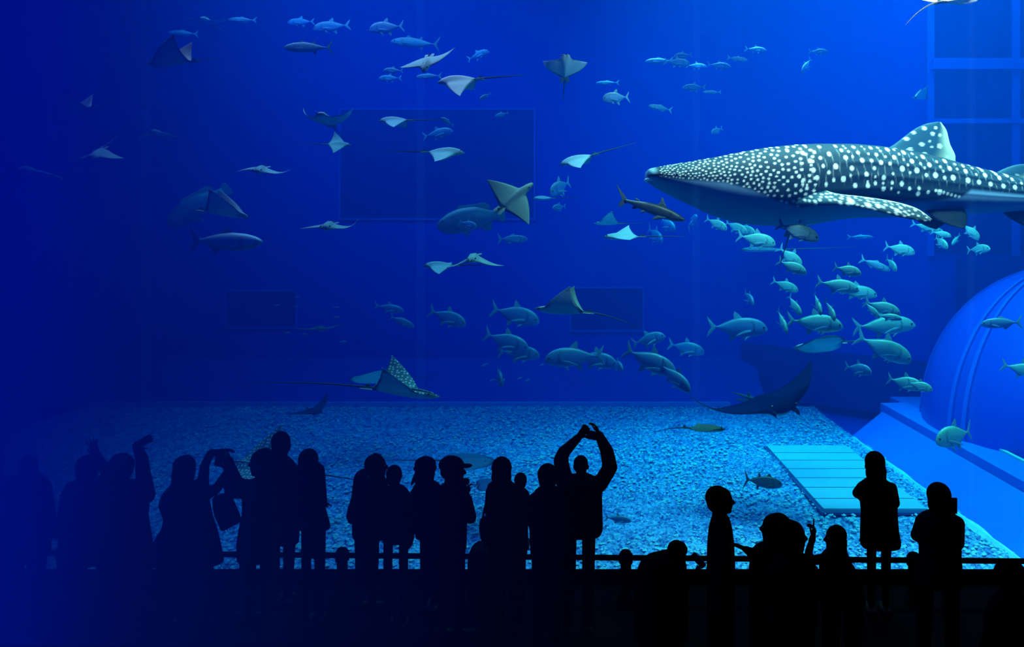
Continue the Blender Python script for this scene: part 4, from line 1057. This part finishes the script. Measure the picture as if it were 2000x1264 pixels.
def person(label, D, top, chin, hx, torso, face=90, arms=(), legs=None, hair='short', coat=0, tilt=0.0, neck=None, hw=1.0, skirt=False, name='person', base=0.0, headgear=None, seat=None, depth=.62, voxel=.011, ex=.85, shoulders=True):
    """everything measured in photo pixels in the person's own plane at distance D"""
    k = D / F
    X0 = (hx - CX) * k
    def U(px, py, w=0.0): return np.array([(px - CX) * k - X0, w, CAMH - (py - CY) * k - base])
    root = tag(empty(name, (X0, D, base)), label, 'person')
    fa = math.radians(face); fd = np.array([math.cos(fa), math.sin(fa), 0]); sd = np.array([-fd[1], fd[0], 0])
    H = (chin - top) * k; s = H / .235
    hc = U(hx, (top + chin) / 2)
    up = np.array([0, 0, 1.]) + fd * math.tan(tilt); up /= np.linalg.norm(up)
    def h(f, l, u): return hc + s * (fd * f + sd * l + up * u)
    R = lambda c, r: ellip(c, tuple(s * q for q in r), fa, tilt)
    headp = [R(h(-.006, 0, .026), (.094, .074, .084)), R(h(.022, 0, -.034), (.074, .060, .076)), R(h(.060, 0, -.088), (.030, .034, .026)),
             capsule(h(.086, 0, .012), h(.108, 0, -.026), .010 * s, .014 * s, 8), capsule(h(.080, -.016, -.06), h(.080, .016, -.06), .012 * s, .012 * s, 8),
             capsule(h(.072, -.03, .028), h(.072, .03, .028), .014 * s, .014 * s, 8)]
    for sg in (-1, 1): headp.append(R(h(-.012, sg * .076, -.008), (.02, .010, .03)))
    nb = U(*neck) if neck else U(hx, chin + 8)
    body = headp + [capsule(h(-.02, 0, -.05), nb - np.array([0, 0, .06]), .052 * s, .058 * s)]
    # garment slices
    sl = []
    for py, xl, xr in torso:
        a, b = U(xl, py), U(xr, py); w = (b[0] - a[0]) / 2
        dpt = min(max(w * depth, .06), .17)
        sl.append(((a[0] + b[0]) / 2, 0, a[2], w, dpt))
    coatp = [slices(sl[::-1], ex=ex)]
    inner = [(c[0], c[1], c[2], c[3] * .86, c[4] * .86) for c in sl]
    body.append(slices(inner[::-1]))
    # legs
    hemz = sl[-1][2]; trous = []; shoes = []
    if legs is None: legs = [(sl[-1][0] - sl[-1][3] * .5, None), (sl[-1][0] + sl[-1][3] * .5, None)]; lw = sl[-1][3] * .46
    else: lw = None
    for i, lg in enumerate(legs):
        if lw: xa = xb = lg[0]; r = min(lw, .085)
        else:
            (xl, xr, yt), (xl2, xr2) = lg; xa, xb = [((a + b) / 2 - CX) * k - X0 for a, b in ((xl, xr), (xl2, xr2))]; r = (xr - xl) / 2 * k * .88
        zt = hemz + .12
        trous += [capsule((xa, 0, zt), ((xa + xb) / 2, 0, max(.45, hemz * .5)), r, r * .9), capsule(((xa + xb) / 2, 0, max(.45, hemz * .5)), (xb, 0, .10), r * .9, r * .72)]
        body += [capsule((xa, 0, zt), (xb, 0, .07), r * .7, r * .5)]
        ft = fd if abs(fd[1]) < .5 else np.array([0, np.sign(fd[1]), 0])
        shoes += [capsule(np.array([xb, 0, .045]) - ft * .05, np.array([xb, 0, .040]) + ft * .14, .045, .038)]
    for a in arms:
        pts = [U(*p[:3]) for p in a['p']]; rr = [q * k for q in a['r']]
        for i in range(len(pts) - 1):
            coatp.append(capsule(pts[i], pts[i + 1], rr[i], rr[i + 1]))
            body.append(capsule(pts[i], pts[i + 1], rr[i] * .75, rr[i + 1] * .75))
        if a.get('hand'):
            hd = a['hand']; e = U(*hd['to'])
            body += hand(pts[-1], e - pts[-1], hd.get('n', (0, 1, 0)), hd.get('s', 1.0), hd.get('curl', 25), hd.get('spread', 8), hd.get('side', 1), hd.get('point', False))
            body.append(capsule(pts[-2] * .2 + pts[-1] * .8, pts[-1] + (e - pts[-1]) * .15, .028, .026))
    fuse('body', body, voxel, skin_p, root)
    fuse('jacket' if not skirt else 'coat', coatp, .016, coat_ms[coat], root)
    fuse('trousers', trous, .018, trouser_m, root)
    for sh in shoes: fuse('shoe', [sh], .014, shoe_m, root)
    for sg in (-1, 1):
        P, q = ball(tuple(h(.075, sg * .03, .002)), .011 * s); obj('eye', mesh('eye', P, q, True), eye_m, root)
    # hair
    if hair == 'short':
        hp = [R(h(-.022, 0, .036), (.092 * hw, .083 * hw, .085)), R(h(-.05, 0, -.01), (.055, .072 * hw, .06))]
    elif hair == 'round':
        hp = [R(h(-.034, 0, .022), (.104 * hw, .10 * hw, .100)), R(h(-.05, 0, -.03), (.075, .088 * hw, .075))]
    elif hair == 'bob':
        hp = [R(h(-.015, 0, .026), (.10 * hw, .094 * hw, .096)), R(h(-.03, 0, -.05), (.085 * hw, .094 * hw, .085)), R(h(-.035, 0, -.085), (.06, .075 * hw, .05))]
    elif hair == 'long':
        hp = [R(h(-.012, 0, .03), (.098 * hw, .088 * hw, .090)), R(h(-.035, 0, -.05), (.075 * hw, .092 * hw, .11)), R(h(-.055, 0, -.14), (.055 * hw, .092 * hw, .11)), R(h(-.065, 0, -.20), (.04, .08 * hw, .08))]
    elif hair == 'tuft':
        hp = [R(h(-.018, 0, .024), (.098 * hw, .090 * hw, .092)), R(h(-.04, 0, -.02), (.075, .085 * hw, .07)), R(h(-.01, 0, .112), (.022, .022, .022)), R(h(.03, .0, .10), (.02, .02, .018))]
    elif hair == 'flick':
        hp = [R(h(-.015, 0, .03), (.102 * hw, .094 * hw, .088)), R(h(-.04, 0, -.03), (.075 * hw, .10 * hw, .07))] + \
             [capsule(h(-.06, l, -.06), h(-.085, l * 1.35, -.125), .028 * s, .012 * s, 8) for l in (-.07, -.03, .03, .07)]
    fuse('hair', hp, .012, hair_m, root)
    if headgear == 'cap':
        fuse('cap', [R(h(-.012, 0, .05), (.108, .09, .075)), R(h(.11, 0, .035), (.06, .055, .014))], .010, coat_ms[1], root)
    if headgear == 'hat':
        fuse('hat', [R(h(-.01, 0, .055), (.10, .094, .07)), R(h(-.01, 0, .02), (.112, .106, .022))], .010, coat_ms[1], root)
    if headgear == 'hood':
        fuse('hood', [R(h(-.085, 0, -.12), (.07, .10, .075))], .014, coat_ms[coat], root)
    return root

def gadget(name, label, cat, px, py, D, w, hgt, dep, rot=0.0, screen=True, lens=False):
    """phone or camera: rounded slab with a screen or a lens"""
    bm = bmesh.new(); bmesh.ops.create_cube(bm, size=1)
    bmesh.ops.scale(bm, vec=(w, dep, hgt), verts=bm.verts)
    bmesh.ops.bevel(bm, geom=bm.edges[:], offset=min(w, dep, hgt) * .25, segments=2, affect='EDGES')
    me = bpy.data.meshes.new('case'); bm.to_mesh(me); bm.free()
    o = empty(name, at(px, py, D)); o.rotation_euler = (0, math.radians(rot), 0)
    tag(o, label, cat)
    obj('case', me, gear_m, o)
    if screen: obj('screen', box(-w * .44, w * .44, -dep * .54, -dep * .5, -hgt * .44, hgt * .44), glass_m, o)
    if lens:
        P, q = capsule((0, dep * .3, 0), (0, dep * .3 + .05, 0), hgt * .4, hgt * .36, 12); obj('lens', mesh('lens', P, q, True), gear_m, o)
    return o

def A(p, r, **kw): return dict(p=p, r=r, hand=kw or None)
def side_arms(xl, xr, ys, ye, r=11, out=3, w=-.02):
    """both arms hanging or folded forward at the sides"""
    return [A([(xl + r * .8, ys, w), (xl + r * .4 - out, (ys + ye) / 2, w), (xl + r * .8, ye, .10)], (r, r * .9, r * .7), to=(xl + r * 1.4, ye + 14, .16), curl=35),
            A([(xr - r * .8, ys, w), (xr - r * .4 + out, (ys + ye) / 2, w), (xr - r * .8, ye, .10)], (r, r * .9, r * .7), to=(xr - r * 1.4, ye + 14, .16), curl=35, side=-1)]

person('person cut off by the left edge of the picture', 7.9, 878, 925, -8, [(926, -24, 8), (940, -48, 12), (970, -54, 14), (1020, -54, 14), (1060, -52, 12)], 90, side_arms(-54, 14, 948, 1030), coat=0)
person('broad person standing at the far left of the crowd behind the blue fade', 7.4, 888, 936, 56, [(926, 38, 74), (934, 14, 86), (946, 2, 94), (980, -4, 100), (1020, -4, 102), (1065, 2, 96), (1090, 4, 94)], 90, side_arms(-4, 102, 950, 1050), coat=1, hw=.95)
person('person with one open hand raised straight up over the head', 7.35, 887, 940, 174, [(934, 152, 206), (944, 134, 224), (962, 123, 232), (1000, 117, 238), (1050, 119, 238), (1095, 122, 236)], 90,
       [A([(140, 952, 0), (128, 1000, 0), (140, 1045, .1)], (13, 11, 9), to=(146, 1060, .15), curl=30),
        A([(214, 955, -.02), (204, 922, .03), (184, 892, .04)], (13, 11, 8), to=(172, 858, .04), curl=8, spread=13, s=1.02, n=(0, 1, .1), side=-1)], coat=0, hair='round', hw=.88, voxel=.0075)
person('round-haired person with bent arm raised, hand flicked out to the right', 7.75, 884, 940, 241, [(938, 232, 268), (946, 226, 282), (960, 221, 300), (985, 219, 290), (1010, 219, 288), (1040, 220, 293), (1070, 222, 298), (1095, 222, 300)], 92,
       [A([(228, 962, 0), (222, 1005, .02), (230, 1050, .1)], (10, 9, 8), to=(234, 1064, .15), curl=30),
        A([(288, 968, 0), (277, 925, .02), (274, 898, .03), (262, 872, .04)], (15, 14, 12, 8), to=(293, 856, .05), curl=6, spread=4, s=1.05, n=(0, 1, -.4))], coat=2, hair='round', hw=1.0, voxel=.0075)
person('long-haired woman in a flared coat holding up a phone', 7.42, 889, 944, 362, [(940, 348, 380), (950, 330, 398), (965, 318, 406), (985, 312, 408), (1012, 322, 414), (1030, 318, 420), (1050, 306, 425), (1075, 296, 431), (1100, 288, 436)], 75,
       [A([(394, 962, 0), (390, 915, .10), (398, 893, .14), (412, 892, .16)], (13, 9, 8, 6), to=(428, 889, .18), curl=30, n=(0, 0, -1), s=.9),
        A([(398, 968, -.05), (418, 958, .06), (430, 930, .14)], (13, 10, 7), to=(431, 898, .18), curl=30, s=.9, side=-1)], coat=0, hair='long', skirt=True, hw=1.0, voxel=.0085)
gadget('phone', 'phone held up by the long-haired woman in the flared coat', 'phone', 428, 897, 7.6, .075, .14, .012, 8)
person('person in left profile with both arms stretched out to film, bag on arm', 7.68, 876, 932, 511, [(934, 494, 532), (944, 478, 540), (960, 474, 545), (1000, 474, 546), (1030, 468, 546), (1060, 463, 545), (1095, 464, 544)], 172,
       [A([(488, 955, -.06), (456, 958, -.06), (449, 915, -.04), (446, 902, -.04)], (15, 12, 8, 7), to=(434, 882, -.03), curl=35, n=(-1, 0, 0), s=.95),
        A([(492, 955, .08), (458, 950, .10), (442, 915, .10), (440, 905, .10)], (13, 10, 8, 7), to=(430, 886, .10), curl=35, n=(-1, 0, 0), s=.95)], coat=1, hair='short', hw=1.05, skirt=True, voxel=.0085)
gadget('phone', 'phone between the hands of the person filming in left profile', 'phone', 437, 889, 7.70, .012, .08, .15, 0)
person('tall man standing behind the person filming in profile', 8.0, 842, 895, 550, [(893, 540, 564), (903, 528, 574), (914, 521, 582), (950, 521, 585), (1000, 522, 586), (1050, 524, 584), (1062, 526, 583)], 90,
       side_arms(521, 585, 918, 1010, 10), legs=[((528, 549, 1050), (530, 548)), ((552, 580, 1050), (550, 575))], coat=2, hair='short', hw=.95)
person('woman with straight hair and flared short coat beside the tall man', 7.55, 876, 932, 603, [(904, 588, 622), (912, 584, 632), (930, 582, 634), (950, 583, 633), (970, 582, 630), (995, 581, 636), (1020, 581, 643), (1034, 582, 646)], 90,
       side_arms(582, 634, 915, 985, 9, 0), legs=[((586, 610, 1034), (590, 606)), ((613, 639, 1034), (615, 632))], coat=0, hair='long', skirt=True, hw=.92)
person('woman with a small hair tuft turning right, backpack on her back', 7.9, 887, 934, 735, [(930, 722, 750), (938, 708, 756), (955, 700, 760), (985, 692, 760), (1010, 688, 760), (1040, 688, 760), (1052, 690, 758)], 20,
       [A([(712, 948, -.08), (700, 985, -.09), (706, 1020, -.06)], (12, 12, 9), to=(714, 1034, -.04), curl=35)], legs=[((690, 714, 1050), (694, 712)), ((717, 744, 1050), (717, 738))], coat=1, hair='tuft', hw=1.02)
person('shorter person with round head between two women at the rail', 7.5, 907, 950, 771, [(948, 760, 786), (956, 752, 796), (970, 748, 804), (1000, 745, 807), (1035, 745, 806), (1060, 747, 802)], 90,
       side_arms(745, 807, 972, 1040, 9), legs=[((747, 770, 1060), (748, 764)), ((777, 800, 1060), (779, 796))], coat=2, hair='round', hw=.86)
person('person in a bucket hat with flicked hair at the rail', 7.85, 893, 944, 832, [(940, 822, 850), (948, 808, 860), (962, 803, 868), (1000, 803, 868), (1030, 808, 862), (1052, 812, 858)], 55,
       side_arms(803, 868, 962, 1025, 9, 0), legs=[((818, 842, 1052), (820, 838)), ((842, 860, 1052), (842, 858))], coat=0, hair='flick', headgear='hat', hw=.85)
person('man in a peaked cap facing right with a camcorder at his chest', 7.35, 892, 946, 884, [(940, 872, 902), (950, 858, 912), (970, 848, 918), (1000, 846, 916), (1030, 846, 912), (1055, 848, 912), (1075, 850, 911)], 8,
       [A([(906, 968, -.08), (922, 1004, -.10), (915, 975, .0)], (13, 12, 8), to=(910, 950, .02), curl=55, n=(1, 0, 0)), A([(866, 970, .10), (870, 1005, .14), (898, 985, .1)], (12, 11, 8), to=(908, 962, .06), curl=45)],
       legs=[((850, 881, 1075), (854, 878)), ((882, 912, 1075), (884, 908))], coat=2, hair='short', headgear='cap', hw=.98)
gadget('camcorder', 'small camcorder in front of the capped man', 'camera', 909, 940, 7.38, .075, .06, .05, 0, lens=False)
person('woman with a smooth bob carrying a toddler, shoulder bag at her side', 7.5, 892, 945, 980, [(938, 964, 996), (946, 953, 1006), (960, 950, 1018), (985, 951, 1026), (1020, 952, 1030), (1050, 953, 1032), (1085, 955, 1030)], 90,
       [A([(960, 960, 0), (955, 1000, .02), (965, 1030, .12)], (12, 10, 8), to=(975, 1032, .2), curl=30), A([(1012, 965, 0), (1024, 1000, .05), (1012, 985, .2)], (12, 10, 8), to=(1004, 978, .26), curl=40)], coat=1, hair='bob', hw=.95)
person('toddler held in front of the woman with the bob', 7.85, 922, 956, 1017, [(956, 1008, 1028), (963, 1002, 1034), (980, 1000, 1037), (1005, 1001, 1036), (1020, 1003, 1034)], 90,
       [A([(1004, 966, 0), (1000, 985, .02), (1008, 998, .08)], (6, 5, 4), to=(1012, 1002, .1), curl=30, s=.6)], coat=0, hair='round', hw=.88, base=.62, name='toddler')
person('person with neat round hair left of the man with raised arms', 7.1, 904, 956, 1070, [(948, 1058, 1084), (956, 1046, 1092), (970, 1038, 1098), (1000, 1034, 1102), (1050, 1034, 1102), (1090, 1036, 1100)], 90,
       side_arms(1034, 1102, 972, 1055, 10, 0), coat=0, hair='round', hw=.92)
person('man photographing with both arms raised in an arch over his head', 7.45, 889, 932, 1135, [(926, 1122, 1152), (934, 1104, 1166), (946, 1094, 1178), (965, 1091, 1176), (1000, 1090, 1177), (1035, 1092, 1178), (1047, 1094, 1172)], 82,
       [A([(1104, 948, 0), (1095, 905, .10), (1100, 892, .14), (1130, 866, .22)], (18, 15, 13, 8), to=(1150, 843, .26), curl=40, n=(0, 1, 0), s=1.0),
        A([(1172, 946, 0), (1192, 916, .05), (1186, 888, .12), (1171, 860, .20)], (15, 15, 14, 9), to=(1164, 842, .26), curl=45, n=(-1, .4, 0), s=1.0, side=-1)],
       legs=[((1093, 1130, 1046), (1094, 1122)), ((1134, 1166, 1046), (1136, 1160))], coat=2, hair='short', hw=.95, voxel=.0085)
gadget('phone', 'phone held flat in the raised hands of the man with arched arms', 'phone', 1160, 851, 7.70, .15, .085, .012, 12)
person('person crouching low at the rail with head bowed', 6.8, 1055, 1100, 1325, [(1076, 1302, 1326), (1083, 1284, 1335), (1090, 1262, 1338), (1100, 1251, 1340), (1115, 1244, 1342), (1140, 1240, 1345), (1180, 1238, 1345), (1220, 1238, 1345), (1250, 1240, 1340)], 25,
       [A([(1300, 1120, -.1), (1322, 1150, -.1), (1348, 1130, 0)], (13, 11, 8), to=(1366, 1118, .02), curl=60)], coat=1, hair='round', hw=.92, depth=.9, tilt=.35)
gadget('tablet', 'flat tablet tilted beside the crouching person', 'tablet', 1364, 1095, 6.85, .15, .055, .02, 48, screen=True)
person('youngster in right profile, head and shoulders clear of the crowd', 6.6, 950, 1004, 1409, [(1004, 1393, 1420), (1014, 1388, 1426), (1030, 1384, 1430), (1060, 1381, 1434), (1100, 1380, 1436), (1150, 1380, 1436), (1200, 1380, 1436)], 0,
       [A([(1412, 1040, -.1), (1416, 1085, -.1), (1424, 1110, -.06)], (12, 11, 8), to=(1428, 1125, -.05), curl=50)], coat=2, hair='round', hw=1.02, neck=(1402, 1008), voxel=.009)
person('dark-haired person facing left with an arm held out towards the youngster', 6.15, 1002, 1062, 1512, [(1058, 1492, 1538), (1068, 1474, 1548), (1085, 1466, 1552), (1120, 1462, 1556), (1160, 1462, 1556), (1220, 1462, 1556)], 150,
       [A([(1486, 1078, -.05), (1466, 1078, -.02), (1458, 1074, 0)], (14, 10, 8), to=(1440, 1067, .02), curl=25, spread=2, s=.85, n=(0, 0, -1))], coat=1, hair='round', hw=.98)
person('large round-headed person pressed against the dark-haired one, chin to the right', 5.7, 1014, 1082, 1546, [(1080, 1530, 1570), (1092, 1512, 1584), (1112, 1504, 1592), (1160, 1500, 1596), (1220, 1500, 1596)], 10,
       side_arms(1500, 1596, 1112, 1210, 12, 0), coat=0, hair='round', hw=.86)
person('girl in left profile with one finger raised', 6.5, 1026, 1074, 1632, [(1072, 1616, 1648), (1080, 1606, 1656), (1094, 1600, 1660), (1106, 1600, 1668), (1130, 1600, 1684), (1180, 1600, 1690)], 178,
       [A([(1620, 1084, -.06), (1574, 1088, -.08), (1574, 1070, -.08), (1581, 1046, -.08)], (12, 9, 8, 6), to=(1586, 1022, -.08), point=True, n=(-1, 0, 0), curl=30, s=.95)], coat=0, hair='long', hw=.98, voxel=.0075)
person('girl in a knee-length coat with long straight hair, arms folded', 7.8, 881, 936, 1708, [(934, 1692, 1728), (942, 1682, 1738), (955, 1676, 1748), (975, 1680, 1752), (1000, 1682, 1752), (1030, 1681, 1754), (1060, 1680, 1759), (1070, 1684, 1757)], 90,
       [A([(1684, 950, 0), (1677, 966, .04), (1690, 976, .14)], (10, 10, 8), to=(1702, 974, .2), curl=35), A([(1742, 952, 0), (1751, 986, .04), (1732, 978, .15)], (10, 10, 8), to=(1720, 972, .2), curl=35, side=-1)],
       legs=[((1691, 1714, 1068), (1693, 1711)), ((1719, 1743, 1068), (1720, 1740))], coat=1, hair='long', skirt=True, hw=.94)
person('person holding a phone upright beside the head, right of the girl in the coat', 6.5, 942, 1000, 1832, [(996, 1818, 1850), (1004, 1800, 1866), (1016, 1789, 1878), (1040, 1789, 1880), (1062, 1796, 1876), (1085, 1796, 1876), (1110, 1788, 1878), (1145, 1786, 1880)], 90,
       [A([(1800, 1022, 0), (1793, 1050, .04), (1815, 1062, .14)], (13, 11, 8), to=(1830, 1060, .2), curl=35), A([(1870, 1022, 0), (1876, 1066, .05), (1868, 1030, .14)], (14, 13, 9), to=(1864, 1000, .18), curl=40, side=-1)],
       legs=[((1790, 1826, 1145), (1788, 1816)), ((1838, 1876, 1145), (1846, 1876))], coat=2, hair='bob', hw=.98)
gadget('phone', 'phone held up right beside the head at the far right', 'phone', 1863, 988, 6.66, .055, .135, .014, 0)
person('dark figure in the bottom right corner, only its top showing', 5.2, 1090, 1160, 1968, [(1156, 1950, 1990), (1170, 1936, 2010), (1190, 1928, 2018), (1240, 1924, 2022), (1300, 1924, 2022)], 90, side_arms(1924, 2022, 1190, 1280, 14, 0), coat=0, hair='round', hw=1.0)

# ------------------------------------------------------------------ bags
def bag(name, label, D, sl, strap=None, cat='bag', th=.06, flap=True):
    k = D / F; py0 = sl[-1][0]; xm = (sl[0][1] + sl[0][2]) / 2
    o = tag(empty(name, at(xm, py0, D)), label, cat); b = at(xm, py0, D)
    S_ = []
    for py, xl, xr in sl:
        p, q = at(xl, py, D) - b, at(xr, py, D) - b; S_.append(((p.x + q.x) / 2, 0, p.z, (q.x - p.x) / 2, th))
    fuse('bag_body', [slices(S_[::-1], ex=.6)], .012, bag_m, o)
    if strap:
        for st in strap:
            pts = [np.array(at(x, y, D)) - np.array(b) + np.array([0, w, 0]) for x, y, w in st]
            fuse('strap', [capsule(pts[i], pts[i + 1], .011, .011, 8) for i in range(len(pts) - 1)], .008, bag_m, o, 0)
    return o
bag('handbag', 'square handbag hanging from the arm of the person filming in profile', 7.56, [(966, 428, 444), (972, 416, 452), (990, 417, 460), (1008, 421, 468), (1020, 427, 470), (1034, 434, 442)], [[(420, 972, 0), (428, 955, .01), (436, 950, .01), (446, 972, 0)]])
bag('backpack', 'rounded backpack on the woman with the hair tuft', 7.74, [(920, 700, 712), (926, 694, 716), (945, 691, 716), (970, 688, 714), (990, 681, 712), (1006, 678, 710), (1018, 683, 708)], [[(706, 924, .04), (722, 940, .10), (718, 985, .10)]], 'backpack', .09)
bag('shoulder_bag', 'soft shoulder bag hanging left of the woman with the bob', 7.36, [(1012, 944, 952), (1016, 937, 957), (1030, 936, 960), (1048, 938, 962), (1058, 944, 962), (1064, 952, 960)], [[(942, 1016, 0), (947, 990, .0), (955, 955, .0)], [(954, 1016, .03), (952, 985, .05), (958, 955, .08)]], 'bag', .07)
bag('tote_bag', 'small bag hanging at the hip of the shorter round-headed person', 7.42, [(1040, 797, 806), (1050, 797, 809), (1062, 796, 806), (1070, 797, 802)], [[(800, 1042, 0), (803, 1025, 0)]], 'bag', .05)
bag('rucksack', 'rounded dark bundle standing low at the rail behind the capped man', 7.88, [(1066, 928, 946), (1070, 921, 953), (1080, 916, 960), (1096, 914, 964), (1130, 914, 964), (1180, 916, 962)], None, 'bundle', .14)

for o_ in list(WORK.collection.objects): bpy.data.objects.remove(o_)
bpy.data.scenes.remove(WORK)
